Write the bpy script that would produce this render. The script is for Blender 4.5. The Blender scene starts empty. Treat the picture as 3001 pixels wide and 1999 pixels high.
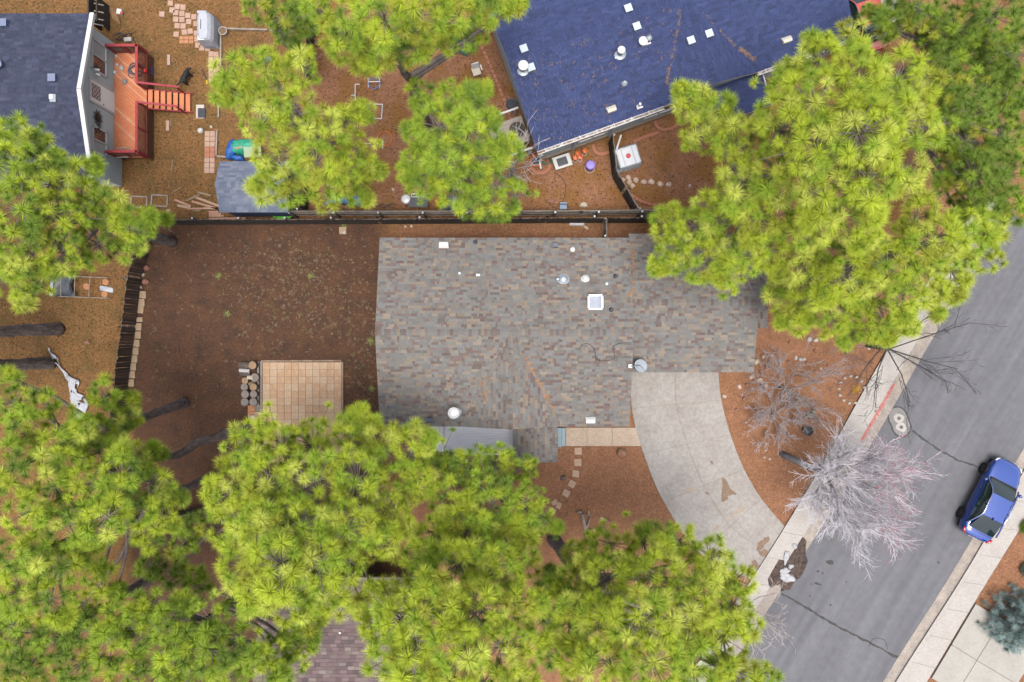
import bpy, math, random
import numpy as np
from mathutils import Vector, Matrix
R = math.radians
random.seed(7); rng = np.random.default_rng(11)
scene = bpy.context.scene
C = scene.collection
# ---------------------------------------------------------------- camera, sky, sun, exposure
HC, F = 38.0, 2090.0            # camera height (m) and focal length in photograph pixels
cam = bpy.data.cameras.new('camera'); co = bpy.data.objects.new('camera', cam); C.objects.link(co)
co.location = (0, 0, HC); co.rotation_euler = (0, 0, 0)
cam.sensor_width = 36; cam.lens = 36 * F / 3001; cam.clip_end = 2000
scene.camera = co
world = bpy.data.worlds.new('World'); scene.world = world; world.use_nodes = True
wn = world.node_tree.nodes; wl = world.node_tree.links
sky = wn.new('ShaderNodeTexSky'); sky.sky_type = 'NISHITA'; sky.sun_disc = False
sky.sun_elevation = R(81); sky.sun_rotation = R(200); sky.dust_density = 5; sky.air_density = 1.0; sky.ozone_density = 1
hs = wn.new('ShaderNodeHueSaturation'); hs.inputs['Saturation'].default_value = 0.45
wl.new(sky.outputs[0], hs.inputs['Color']); wl.new(hs.outputs[0], wn['Background'].inputs[0])
wn['Background'].inputs[1].default_value = 0.125
sun = bpy.data.lights.new('sun', 'SUN'); so = bpy.data.objects.new('sun', sun); C.objects.link(so)
sun.energy = 1.5; sun.angle = R(28); sun.color = (1, 0.96, 0.9)
so.location = (0, 0, 60); so.rotation_euler = (R(12), 0, R(20))
scene.view_settings.view_transform = 'Standard'; scene.view_settings.look = 'None'
scene.view_settings.exposure = 2.1; scene.view_settings.gamma = 1
# ---------------------------------------------------------------- helpers
def W(px, py, z=0.0):
    k = (HC - z) / F
    return Vector(((px - 1500.5) * k, (999.5 - py) * k, z))
def M(p, z=0.0): return p * (HC - z) / F
MATS = {}
EXPO = .595     # albedo scale that goes with the exposure above
def alb(c):       # colours as noted from the photograph, brought to the albedo this exposure needs
    m = max(c) * .66 * EXPO; n = m if m < .125 else .125 + (m - .125) * .5
    return tuple(k * n / max(max(c), 1e-6) for k in c)
def nd(t, kind, **kw):
    n = t.nodes.new(kind)
    for k, v in kw.items():
        if k in n.inputs.keys(): n.inputs[k].default_value = v
        else: setattr(n, k, v)
    return n
def PM(name, col, col2=None, scale=6, rough=0.8, bump=0.0, metal=0.0, spec=0.2, coord='Object', stretch=(1, 1, 1), trans=0, coat=0, fine=0.0):
    if name in MATS: return MATS[name]
    col = alb(col); col2 = alb(col2) if col2 is not None else None
    m = bpy.data.materials.new(name); m.use_nodes = True; t = m.node_tree
    b = t.nodes['Principled BSDF']
    b.inputs['Base Color'].default_value = (*col, 1); b.inputs['Roughness'].default_value = rough
    b.inputs['Metallic'].default_value = metal; b.inputs['Specular IOR Level'].default_value = spec
    b.inputs['Transmission Weight'].default_value = trans; b.inputs['Coat Weight'].default_value = coat
    if col2 is not None or bump:
        tc = nd(t, 'ShaderNodeTexCoord'); mp = nd(t, 'ShaderNodeMapping'); mp.inputs['Scale'].default_value = stretch
        t.links.new(tc.outputs[coord], mp.inputs[0])
        n = nd(t, 'ShaderNodeTexNoise', Scale=scale, Detail=6.0, Roughness=0.65); t.links.new(mp.outputs[0], n.inputs['Vector'])
        if col2 is not None:
            r = nd(t, 'ShaderNodeValToRGB'); r.color_ramp.elements[0].position = 0.35; r.color_ramp.elements[1].position = 0.65
            r.color_ramp.elements[0].color = (*col, 1); r.color_ramp.elements[1].color = (*col2, 1)
            t.links.new(n.outputs['Fac'], r.inputs[0])
            out = r.outputs[0]
            if fine:
                n2 = nd(t, 'ShaderNodeTexNoise', Scale=scale * 9, Detail=3.0); t.links.new(mp.outputs[0], n2.inputs['Vector'])
                mx = nd(t, 'ShaderNodeMix', data_type='RGBA', blend_type='SOFT_LIGHT'); mx.inputs[0].default_value = fine
                t.links.new(out, mx.inputs[6]); t.links.new(n2.outputs['Fac'], mx.inputs[7]); out = mx.outputs[2]
            t.links.new(out, b.inputs['Base Color'])
        if bump:
            bp = nd(t, 'ShaderNodeBump', Strength=bump, Distance=0.03); n3 = nd(t, 'ShaderNodeTexNoise', Scale=scale * 4, Detail=5.0)
            t.links.new(mp.outputs[0], n3.inputs['Vector']); t.links.new(n3.outputs['Fac'], bp.inputs['Height']); t.links.new(bp.outputs[0], b.inputs['Normal'])
    MATS[name] = m; return m
def attr_mat(name, attr, rough=0.8, translucent=0.0, spec=0.15, noise=0.0, use_obj=False, nscale=30):
    if name in MATS: return MATS[name]
    m = bpy.data.materials.new(name); m.use_nodes = True; t = m.node_tree; b = t.nodes['Principled BSDF']
    if use_obj: src = nd(t, 'ShaderNodeObjectInfo').outputs['Color']
    else: src = nd(t, 'ShaderNodeAttribute', attribute_name=attr).outputs['Color']
    ex = nd(t, 'ShaderNodeMix', data_type='RGBA', blend_type='MULTIPLY'); ex.inputs[0].default_value = 1; ex.inputs[7].default_value = (EXPO, EXPO, EXPO, 1); t.links.new(src, ex.inputs[6]); src = ex.outputs[2]
    if noise:
        ps = nd(t, 'ShaderNodeNewGeometry'); n = nd(t, 'ShaderNodeTexNoise', Scale=nscale, Detail=5.0, Roughness=0.7); t.links.new(ps.outputs['Position'], n.inputs['Vector'])
        mx = nd(t, 'ShaderNodeMix', data_type='RGBA', blend_type='LINEAR_LIGHT'); mx.inputs[0].default_value = noise * .12
        t.links.new(src, mx.inputs[6]); t.links.new(n.outputs['Fac'], mx.inputs[7]); src = mx.outputs[2]
        bp = nd(t, 'ShaderNodeBump', Strength=0.4, Distance=0.01); t.links.new(n.outputs['Fac'], bp.inputs['Height']); t.links.new(bp.outputs[0], b.inputs['Normal'])
    t.links.new(src, b.inputs['Base Color']); b.inputs['Roughness'].default_value = rough; b.inputs['Specular IOR Level'].default_value = spec
    if translucent:
        tr = nd(t, 'ShaderNodeBsdfTranslucent'); t.links.new(src, tr.inputs['Color'])
        ms = nd(t, 'ShaderNodeMixShader'); ms.inputs[0].default_value = translucent
        t.links.new(b.outputs[0], ms.inputs[1]); t.links.new(tr.outputs[0], ms.inputs[2])
        t.links.new(ms.outputs[0], t.nodes['Material Output'].inputs['Surface'])
    MATS[name] = m; return m
def wloc(o):
    v = Vector((0, 0, 0))
    while o is not None: v += o.location; o = o.parent
    return v
def tag(o, label=None, cat=None, group=None, kind=None):
    if label: o['label'] = label
    if cat: o['category'] = cat
    if group: o['group'] = group
    if kind: o['kind'] = kind
    return o
def thing(name, label, cat, loc=(0, 0, 0), group=None, kind=None):
    o = bpy.data.objects.new(name, None); C.objects.link(o); o.location = loc; o.empty_display_size = 0.2
    return tag(o, label, cat, group, kind)
def basis(d, up=Vector((0, 0, 1))):
    d = Vector(d).normalized()
    if abs(d.dot(up)) > 0.98: up = Vector((1, 0, 0))
    a = d.cross(up).normalized(); return a, a.cross(d).normalized()
class MB:
    def __init__(s): s.v = []; s.f = []
    def add(s, vs, fs):
        o = len(s.v); s.v += [Vector(p) for p in vs]; s.f += [tuple(i + o for i in f) for f in fs]; return s
    def hexa(s, b, t): return s.add(list(b) + list(t), [(3, 2, 1, 0), (4, 5, 6, 7), (0, 1, 5, 4), (1, 2, 6, 5), (2, 3, 7, 6), (3, 0, 4, 7)])
    def box(s, c, size, rz=0, rx=0, ry=0):
        m = Matrix.Translation(Vector(c)) @ Matrix.Rotation(rz, 4, 'Z') @ Matrix.Rotation(ry, 4, 'Y') @ Matrix.Rotation(rx, 4, 'X')
        x, y, z = [k / 2 for k in size]
        P = [m @ Vector(q) for q in ((-x, -y, -z), (x, -y, -z), (x, y, -z), (-x, y, -z), (-x, -y, z), (x, -y, z), (x, y, z), (-x, y, z))]
        return s.hexa(P[:4], P[4:])
    def beam(s, a, b, w, h, up=Vector((0, 0, 1))):
        a, b = Vector(a), Vector(b); p, q = basis(b - a, up); p = p * w / 2; q = q * h / 2
        return s.hexa([a - p - q, a + p - q, b + p - q, b - p - q], [a - p + q, a + p + q, b + p + q, b - p + q])
    def prism(s, poly, z0, z1):
        n = len(poly); poly = [Vector((p[0], p[1], 0)) for p in poly]
        if sum(poly[i].x * poly[(i + 1) % n].y - poly[(i + 1) % n].x * poly[i].y for i in range(n)) < 0: poly = poly[::-1]
        return s.add([(p.x, p.y, z0) for p in poly] + [(p.x, p.y, z1) for p in poly],
                     [tuple(range(n - 1, -1, -1)), tuple(range(n, 2 * n))] + [(i, (i + 1) % n, n + (i + 1) % n, n + i) for i in range(n)])
    def slab(s, pts, th):      # polygon in space, thickened downwards along z
        n = len(pts); pts = [Vector(p) for p in pts]
        nrm = (pts[1] - pts[0]).cross(pts[2] - pts[1])
        if nrm.z < 0: pts = pts[::-1]
        return s.add([p - Vector((0, 0, th)) for p in pts] + pts,
                     [tuple(range(n - 1, -1, -1)), tuple(range(n, 2 * n))] + [(i, (i + 1) % n, n + (i + 1) % n, n + i) for i in range(n)])
    def tube(s, pts, rad, n=8, cap=True):
        pts = [Vector(p) for p in pts]; o = len(s.v); k = len(pts)
        rad = rad if hasattr(rad, '__len__') else [rad] * k
        for i, p in enumerate(pts):
            d = (pts[min(i + 1, k - 1)] - pts[max(i - 1, 0)]); a, b = basis(d, Vector((0.1, 0.03, 1)))
            for j in range(n):
                th = 2 * math.pi * j / n; s.v.append(p + a * math.cos(th) * rad[i] + b * math.sin(th) * rad[i])
        for i in range(k - 1):
            for j in range(n):
                s.f.append((o + i * n + j, o + i * n + (j + 1) % n, o + (i + 1) * n + (j + 1) % n, o + (i + 1) * n + j))
        if cap: s.f.append(tuple(o + j for j in range(n - 1, -1, -1))); s.f.append(tuple(o + (k - 1) * n + j for j in range(n)))
        return s
    def lathe(s, prof, c, n=20, sx=1, sy=1):
        o = len(s.v); c = Vector(c)
        for r, z in prof:
            for j in range(n):
                th = 2 * math.pi * j / n; s.v.append(c + Vector((r * math.cos(th) * sx, r * math.sin(th) * sy, z)))
        for i in range(len(prof) - 1):
            for j in range(n): s.f.append((o + i * n + j, o + i * n + (j + 1) % n, o + (i + 1) * n + (j + 1) % n, o + (i + 1) * n + j))
        s.f.append(tuple(o + j for j in range(n - 1, -1, -1))); s.f.append(tuple(o + (len(prof) - 1) * n + j for j in range(n)))
        return s
    def torus(s, c, Rr, r, n=28, m=8, tilt=None):
        P = [Vector((Rr * math.cos(2 * math.pi * i / n), Rr * math.sin(2 * math.pi * i / n), 0)) for i in range(n + 1)]
        if tilt: P = [tilt @ p for p in P]
        return s.tube([Vector(c) + p for p in P], r, m, False)
    def blob(s, c, size, seed=0, amp=0.2, n=10, flat=0.15):
        rr = random.Random(seed); o = len(s.v); c = Vector(c); ph = [rr.uniform(0, 6.28) for _ in range(6)]
        rows = n // 2 + 1
        for i in range(rows):
            la = math.pi * i / (rows - 1) - math.pi / 2
            for j in range(n):
                lo = 2 * math.pi * j / n
                k = 1 + amp * (math.sin(2 * lo + ph[0]) * .5 + math.sin(3 * lo + ph[1] + 2 * la) * .4 + math.sin(5 * lo + ph[2]) * .25 + rr.uniform(-.35, .35)) * math.cos(la)
                z = math.sin(la); z = max(z, -flat)
                s.v.append(c + Vector((math.cos(la) ** .7 * math.cos(lo) * k * size[0], math.cos(la) ** .7 * math.sin(lo) * k * size[1], (z + flat) * size[2] * (1 + rr.uniform(-amp, amp) * .3))))
        for i in range(rows - 1):
            for j in range(n): s.f.append((o + i * n + j, o + i * n + (j + 1) % n, o + (i + 1) * n + (j + 1) % n, o + (i + 1) * n + j))
        return s
    def build(s, name, mat, parent=None, loc=None, smooth=False, bevel=0, sub=0, kind=None):
        base = wloc(parent) if parent is not None else Vector(loc if loc is not None else (0, 0, 0))
        me = bpy.data.meshes.new(name); me.from_pydata([v - base for v in s.v], [], s.f); me.update()
        if me.validate(): print('INVALID', name)
        o = bpy.data.objects.new(name, me); C.objects.link(o)
        if mat: me.materials.append(mat)
        if parent is not None: o.parent = parent
        else: o.location = base
        if smooth: me.polygons.foreach_set('use_smooth', [True] * len(me.polygons))
        if bevel:
            b = o.modifiers.new('bevel', 'BEVEL'); b.width = bevel; b.segments = 2; b.limit_method = 'ANGLE'
        if sub:
            b = o.modifiers.new('sub', 'SUBSURF'); b.levels = sub; b.render_levels = sub
        if kind: o['kind'] = kind
        return o
def single(name, mb, mat, label, cat, loc, group=None, kind=None, **kw):
    return tag(mb.build(name, mat, None, loc, **kw), label, cat, group, kind)
def npmesh(name, V, Fc, mat, parent=None, loc=(0, 0, 0), cols=None, smooth=False, kind=None):
    """V (n,3) world, Fc (m,k) faces of equal size"""
    base = wloc(parent) if parent is not None else Vector(loc)
    V = np.asarray(V, np.float32) - np.array(base, np.float32); Fc = np.asarray(Fc, np.int32); m, k = Fc.shape
    me = bpy.data.meshes.new(name); me.vertices.add(len(V)); me.vertices.foreach_set('co', V.ravel())
    me.loops.add(m * k); me.loops.foreach_set('vertex_index', Fc.ravel())
    me.polygons.add(m); me.polygons.foreach_set('loop_start', np.arange(0, m * k, k, dtype=np.int32))
    if smooth: me.polygons.foreach_set('use_smooth', np.ones(m, bool))
    if cols is not None:
        a = me.color_attributes.new('col', 'FLOAT_COLOR', 'POINT'); a.data.foreach_set('color', np.asarray(cols, np.float32).ravel())
    me.update(calc_edges=True); me.validate()
    me.materials.append(mat); o = bpy.data.objects.new(name, me); C.objects.link(o)
    if parent is not None: o.parent = parent
    else: o.location = base
    if kind: o['kind'] = kind
    return o
def sticks(A, B, ra, rb, n=3):
    A = np.asarray(A, float); B = np.asarray(B, float); D = B - A; L = np.linalg.norm(D, axis=1, keepdims=True) + 1e-9; D = D / L
    up = np.where(np.abs(D[:, 2:3]) > 0.9, np.array([[1., 0, 0]]), np.array([[0, 0, 1.]]))
    P = np.cross(D, up); P /= np.linalg.norm(P, axis=1, keepdims=True); Q = np.cross(P, D)
    ra = np.broadcast_to(ra, (len(A),))[:, None]; rb = np.broadcast_to(rb, (len(A),))[:, None]
    rows = []
    for k, (X, r) in enumerate(((A, ra), (B, rb))):
        for j in range(n):
            th = 2 * math.pi * j / n; rows.append(X + (P * math.cos(th) + Q * math.sin(th)) * r)
    V = np.stack(rows, 1).reshape(-1, 3); i = np.arange(len(A))[:, None] * 2 * n
    Fc = np.concatenate([np.stack([i[:, 0] + j, i[:, 0] + (j + 1) % n, i[:, 0] + n + (j + 1) % n, i[:, 0] + n + j], 1) for j in range(n)])
    return V, Fc
def copy_of(o, parent=None):
    c = o.copy(); C.objects.link(c); c.parent = parent
    for ch in o.children: copy_of(ch, c)
    return c
def smoothline(pts, n=8):
    pts = [Vector((*p, 0)) if len(p) == 2 else Vector(p) for p in pts]; out = []
    for i in range(len(pts) - 1):
        p0, p1, p2, p3 = pts[max(i - 1, 0)], pts[i], pts[i + 1], pts[min(i + 2, len(pts) - 1)]
        for k in range(n):
            t = k / n; out.append(0.5 * ((2 * p1) + (p2 - p0) * t + (2 * p0 - 5 * p1 + 4 * p2 - p3) * t * t + (3 * p1 - p0 - 3 * p2 + p3) * t ** 3))
    return out + [pts[-1]]
def polyat(L, t):
    d = [0]
    for a, b in zip(L, L[1:]): d.append(d[-1] + (b - a).length)
    s = t * d[-1]
    for i in range(len(L) - 1):
        if s <= d[i + 1] + 1e-9: return L[i].lerp(L[i + 1], (s - d[i]) / max(d[i + 1] - d[i], 1e-9))
    return L[-1]
def irregular(px, py, rx, ry, seed, n=18, amp=.35, rot=0, z=0):
    rr = random.Random(seed); ph = [rr.uniform(0, 6.28) for _ in range(4)]; out = []
    for i in range(n):
        th = 2 * math.pi * i / n; k = 1 + amp * (math.sin(2 * th + ph[0]) * .5 + math.sin(3 * th + ph[1]) * .4 + math.sin(5 * th + ph[2]) * .3 + rr.uniform(-.3, .3))
        x, y = rx * k * math.cos(th), ry * k * math.sin(th)
        out.append(W(px + x * math.cos(rot) - y * math.sin(rot), py + x * math.sin(rot) + y * math.cos(rot), z))
    return out
def ribbon(px_pts, width_px, z, amp=0.3, seed=1):   # thin sheet along a line
    rr = random.Random(seed); P = [W(p.x, p.y) for p in smoothline(px_pts, 10)]; mb = MB(); L = []; Rr = []
    for i, p in enumerate(P):
        d = P[min(i + 1, len(P) - 1)] - P[max(i - 1, 0)]; n = Vector((-d.y, d.x, 0)).normalized(); w = M(width_px) / 2 * (1 + rr.uniform(-amp, amp)); j = n * rr.uniform(-1, 1) * M(width_px) * .3
        L.append(p + n * w + j); Rr.append(p - n * w + j)
    k = len(P); mb.add([(q.x, q.y, z) for q in L + Rr], [(i + k, i + 1 + k, i + 1, i) for i in range(k - 1)]); return mb
# ---------------------------------------------------------------- ground
def ground_mat():
    m = bpy.data.materials.new('soil'); m.use_nodes = True; t = m.node_tree; b = t.nodes['Principled BSDF']
    geo = nd(t, 'ShaderNodeNewGeometry'); P = geo.outputs['Position']
    def noise(sc, det=6, rg=.6, vec=P):
        n = nd(t, 'ShaderNodeTexNoise', Scale=sc, Detail=float(det), Roughness=rg); t.links.new(vec, n.inputs['Vector']); return n.outputs['Fac']
    def ramp(src, stops):
        r = nd(t, 'ShaderNodeValToRGB'); e = r.color_ramp.elements
        while len(e) < len(stops): e.new(0.5)
        for k, (p, c) in zip(e, stops): k.position = p; k.color = (*c, 1)
        t.links.new(src, r.inputs[0]); return r.outputs[0]
    def mix(f, a, c, bt='MIX'):
        x = nd(t, 'ShaderNodeMix', data_type='RGBA', blend_type=bt)
        if isinstance(f, float): x.inputs[0].default_value = f
        else: t.links.new(f, x.inputs[0])
        t.links.new(a, x.inputs[6]); t.links.new(c, x.inputs[7]); return x.outputs[2]
    def math_(op, a, c=None):
        x = nd(t, 'ShaderNodeMath', operation=op)
        for i, q in enumerate((a, c)):
            if q is None: continue
            if isinstance(q, (int, float)): x.inputs[i].default_value = q
            else: t.links.new(q, x.inputs[i])
        return x.outputs[0]
    sep = nd(t, 'ShaderNodeSeparateXYZ'); t.links.new(P, sep.inputs[0])
    wob = math_('MULTIPLY', math_('SUBTRACT', noise(0.8), 0.5), 1.2)
    X = math_('ADD', sep.outputs[0], wob); Y = math_('ADD', sep.outputs[1], wob)
    def edge(v, a, w):
        r = nd(t, 'ShaderNodeMapRange', interpolation_type='SMOOTHSTEP'); r.inputs['From Min'].default_value = a - w; r.inputs['From Max'].default_value = a + w
        t.links.new(v, r.inputs['Value']); return r.outputs[0]
    inv = lambda v: math_('SUBTRACT', 1.0, v)
    x = lambda p: (p - 1500.5) * HC / F
    y = lambda p: (999.5 - p) * HC / F
    va = nd(t, 'ShaderNodeVectorMath', operation='ADD'); va.inputs[1].default_value = (37, 11, 5); t.links.new(P, va.inputs[0]); Pofs = va.outputs[0]
    n1, n2, n3 = noise(1.3), noise(9, 8, .7), noise(55, 4, .7)
    litter = ramp(n2, [(.3, (0.0596, 0.0307, 0.0120)), (.47, (0.1191, 0.0606, 0.0224)), (.6, (0.1756, 0.0962, 0.0386)), (.75, (0.1254, 0.0927, 0.0386))])
    litter = mix(ramp(noise(.9), [(.45, (0, 0, 0)), (.62, (.65, .65, .65))]), litter, ramp(n2, [(.3, (.05, .03, .012)), (.55, (.085, .055, .02)), (.75, (.1, .085, .03))]))
    litter = mix(ramp(noise(3.5), [(.5, (0, 0, 0)), (.65, (.55, .55, .55))]), litter, ramp(n2, [(.3, (.1, .045, .017)), (.7, (.24, .12, .05))]))
    dark = ramp(n2, [(.3, (0.0233, 0.0154, 0.0123)), (.5, (0.0382, 0.0234, 0.0178)), (.62, (0.0606, 0.0354, 0.0255)), (.78, (0.0792, 0.0572, 0.0462))])
    dark = mix(ramp(n1, [(.3, (.05, .05, .05)), (.75, (.65, .65, .65))]), dark, ramp(n2, [(.3, (.07, .03, .014)), (.7, (.145, .067, .031))]))
    red = ramp(n2, [(.3, (0.1064, 0.0533, 0.0320)), (.5, (0.1876, 0.0888, 0.0491)), (.68, (0.2751, 0.1392, 0.0768)), (.8, (0.3501, 0.2369, 0.1814))])
    red = mix(ramp(noise(.55), [(.4, (0, 0, 0)), (.65, (.7, .7, .7))]), red, ramp(n2, [(.3, (0.1188, 0.0589, 0.0317)), (.7, (0.2640, 0.1280, 0.0659))]))
    red = mix(ramp(noise(2.6, 8, .7), [(.44, (0, 0, 0)), (.7, (.6, .6, .6))]), red, ramp(n2, [(.3, (0.0660, 0.0358, 0.0207)), (.7, (0.1386, 0.0742, 0.0427))]))
    red = mix(ramp(noise(1.7, 7, .7, Pofs), [(.56, (0, 0, 0)), (.74, (.5, .5, .5))]), red, ramp(n2, [(.3, (0.2112, 0.1178, 0.0756)), (.7, (0.3432, 0.2112, 0.1464))]))
    tan = ramp(n2, [(.3, (0.0960, 0.0440, 0.0144)), (.7, (0.2080, 0.1040, 0.0360))])
    back = math_('MULTIPLY', math_('MULTIPLY', edge(X, x(385), .4), inv(edge(Y, y(642), .25))), inv(edge(X, x(1125), .6)))
    front = math_('MULTIPLY', edge(X, x(1150), .8), inv(edge(Y, y(660), .4)))
    north = math_('MULTIPLY', edge(X, x(880), .4), edge(Y, y(645), .3))
    col = mix(back, litter, dark); col = mix(front, col, red); col = mix(north, col, mix(ramp(noise(.7), [(.45, (0, 0, 0)), (.6, (1, 1, 1))]), red, tan))
    v = nd(t, 'ShaderNodeTexVoronoi', Scale=5.5); t.links.new(P, v.inputs['Vector'])
    sp = ramp(v.outputs['Distance'], [(.0, (1, 1, 1)), (.2, (.9, .9, .9)), (.3, (0, 0, 0))])
    spk = math_('MULTIPLY', sp, ramp(noise(2.2), [(.42, (0, 0, 0)), (.52, (1, 1, 1))]))
    dk = nd(t, 'ShaderNodeRGB'); dk.outputs[0].default_value = (.025, .014, .009, 1)
    spk2 = math_('MULTIPLY', spk, math_('ADD', math_('MULTIPLY', inv(math_('MAXIMUM', back, front)), .65), .15)); col = mix(spk2, col, dk.outputs[0])
    v2 = nd(t, 'ShaderNodeTexVoronoi', Scale=9.0); t.links.new(P, v2.inputs['Vector'])
    sp2 = math_('MULTIPLY', ramp(v2.outputs['Distance'], [(.0, (1, 1, 1)), (.05, (.7, .7, .7)), (.09, (0, 0, 0))]), ramp(noise(3.1), [(.52, (0, 0, 0)), (.6, (.6, .6, .6))]))
    pl = nd(t, 'ShaderNodeRGB'); pl.outputs[0].default_value = (.27, .2, .13, 1)
    col = mix(sp2, col, pl.outputs[0])
    col = mix(.5, col, ramp(n3, [(.2, (.3, .3, .3)), (.8, (.7, .7, .7))]), 'OVERLAY')
    ex = nd(t, 'ShaderNodeRGB'); ex.outputs[0].default_value = (EXPO, EXPO, EXPO, 1); col = mix(1.0, col, ex.outputs[0], 'MULTIPLY')
    t.links.new(col, b.inputs['Base Color']); b.inputs['Roughness'].default_value = .95; b.inputs['Specular IOR Level'].default_value = .1
    bp = nd(t, 'ShaderNodeBump', Strength=.8, Distance=.04); t.links.new(math_('ADD', n3, n2), bp.inputs['Height']); t.links.new(bp.outputs[0], b.inputs['Normal'])
    return m
MB().add([(-300, -300, 0), (300, -300, 0), (300, 300, 0), (-300, 300, 0)], [(0, 1, 2, 3)]).build('ground', ground_mat(), None, (0, 0, 0), kind='structure')
# ---------------------------------------------------------------- road, gutters, kerbs, sidewalks
def asphalt_mat():
    m = PM('asphalt', (.120, .120, .131), (.138, .138, .150), scale=.3, rough=.9, bump=.2, fine=.2); t = m.node_tree; b = t.nodes['Principled BSDF']; src = b.inputs['Base Color'].links[0].from_socket
    g = nd(t, 'ShaderNodeNewGeometry'); mp = nd(t, 'ShaderNodeMapping', vector_type='TEXTURE'); mp.inputs['Rotation'].default_value = (0, 0, R(59.5)); mp.inputs['Scale'].default_value = (14, .55, 1); t.links.new(g.outputs['Position'], mp.inputs[0])
    n = nd(t, 'ShaderNodeTexNoise', Scale=1.0, Detail=5.0, Roughness=.6); t.links.new(mp.outputs[0], n.inputs['Vector'])     # wheel-track wear along the lane
    r = nd(t, 'ShaderNodeValToRGB'); r.color_ramp.elements[0].position = .35; r.color_ramp.elements[1].position = .7; r.color_ramp.elements[0].color = (.42, .42, .43, 1); r.color_ramp.elements[1].color = (.60, .60, .60, 1); t.links.new(n.outputs['Fac'], r.inputs[0])
    x = nd(t, 'ShaderNodeMix', data_type='RGBA', blend_type='OVERLAY'); x.inputs[0].default_value = .8; t.links.new(src, x.inputs[6]); t.links.new(r.outputs[0], x.inputs[7]); t.links.new(x.outputs[2], b.inputs['Base Color']); return m
asphalt = asphalt_mat()
concrete = PM('concrete', (.41, .375, .345), (.48, .45, .42), scale=1.2, rough=.85, bump=.15, fine=.3)
gutterm = PM('gutter_concrete', (.24, .21, .19), (.40, .34, .29), scale=1.6, rough=.9, bump=.2, fine=.5)
drivem = PM('driveway_concrete', (.272, .246, .226), (.338, .314, .293), scale=.7, rough=.88, bump=.2, fine=.35)
sealm = PM('tar', (.03, .03, .032), (.06, .058, .056), scale=8, rough=.75)
L_in = [(2860, 580), (2780, 718), (2567, 1077), (2418, 1342), (2300, 1540), (2205, 1690), (2110, 1838), (1960, 2070)]
L_out = [(2918, 590), (2838, 728), (2627, 1097), (2488, 1340), (2383, 1518), (2270, 1694), (2172, 1845), (2020, 2080)]
L_kerb = [(2930, 597), (2851, 735), (2640, 1104), (2500, 1347), (2394, 1524), (2281, 1700), (2183, 1851), (2031, 2087)]
L_gut = [(2952, 608), (2873, 748), (2661, 1116), (2521, 1358), (2413, 1535), (2300, 1711), (2201, 1862), (2050, 2097)]
R_gut = [(3260, 885), (3120, 1115), (2977, 1353), (2808, 1648), (2630, 1929), (2540, 2075)]
R_kerb = [(3288, 905), (3146, 1131), (3003, 1368), (2834, 1663), (2655, 1944), (2565, 2090)]
R_out = [(3297, 910), (3155, 1136), (3012, 1373), (2843, 1668), (2664, 1949), (2574, 2095)]
R_in = [(3385, 920), (3230, 1165), (3060, 1430), (2890, 1700), (2722, 1980), (2640, 2115)]
def sl(P): return [W(p.x, p.y) for p in smoothline(P, 6)]
def strip(a, b, z, th, name, mat, parent=None, kind='structure'):
    if len(a) != len(b): a, b = [polyat(a, i / 40) for i in range(41)], [polyat(b, i / 40) for i in range(41)]
    mb = MB(); k = len(a)
    mb.add([(p.x, p.y, z) for p in a] + [(p.x, p.y, z) for p in b] + [(p.x, p.y, z - th) for p in a] + [(p.x, p.y, z - th) for p in b],
           [(i, i + 1, k + i + 1, k + i) for i in range(k - 1)] + [(2 * k + i, 2 * k + i + 1, i + 1, i) for i in range(k - 1)] + [(k + i, k + i + 1, 3 * k + i + 1, 3 * k + i) for i in range(k - 1)])
    return mb.build(name, mat, parent, (0, 0, 0) if parent is None else None, kind=kind)
def slabs(a, b, n, z, th, name, piece, mat, gap=.012, jit=.004):
    root = thing(name, None, None, (0, 0, 0), kind='structure'); strip(a, b, z - .02, th - .02, 'bed', sealm, root, None)
    for i in range(n):
        t0, t1 = i / n, (i + 1) / n; e = gap / ((a[0] - a[-1]).length) / 2
        ts = [t0 + e + (t1 - t0 - 2 * e) * k / 3 for k in range(4)]
        pts = [polyat(a, t) for t in ts] + [polyat(b, t) for t in reversed(ts)]
        MB().prism(pts, z - th, z + random.uniform(-jit, jit)).build(piece, mat, root)
    return root
strip(sl(L_gut), sl(R_gut), .006, .006, 'road', asphalt)
road = bpy.data.objects['road']
strip(sl(L_kerb), sl(L_gut), .016, .02, 'gutter', gutterm); strip(sl(R_gut), sl(R_kerb), .016, .02, 'gutter', gutterm)
strip(sl(L_out), sl(L_kerb), .115, .12, 'kerb', gutterm); strip(sl(R_kerb), sl(R_out), .115, .12, 'kerb', concrete)
slabs(sl(L_in), sl(L_out), 20, .12, .12, 'sidewalk', 'slab', concrete); slabs(sl(R_out), sl(R_in), 15, .12, .12, 'sidewalk', 'slab', concrete)
def subline(A, B, t, y0, y1, n=14):    # px line between two edges, limited in y
    a = smoothline(A, 12); b = smoothline(B, 12); q = [p.lerp(r, t) for p, r in zip(a, b)]
    return [(p.x, p.y) for p in q if y0 <= p.y <= y1]
redp = PM('kerb_red_paint', (.42, .05, .06), (.55, .25, .22), scale=14, rough=.7, fine=.5)
kp = subline(L_out, L_kerb, .35, 1100, 1300); k1 = bpy.data.objects['kerb']
ribbon(kp, 8, .1195, .25, 3).build('red_paint', redp, k1)
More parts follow.
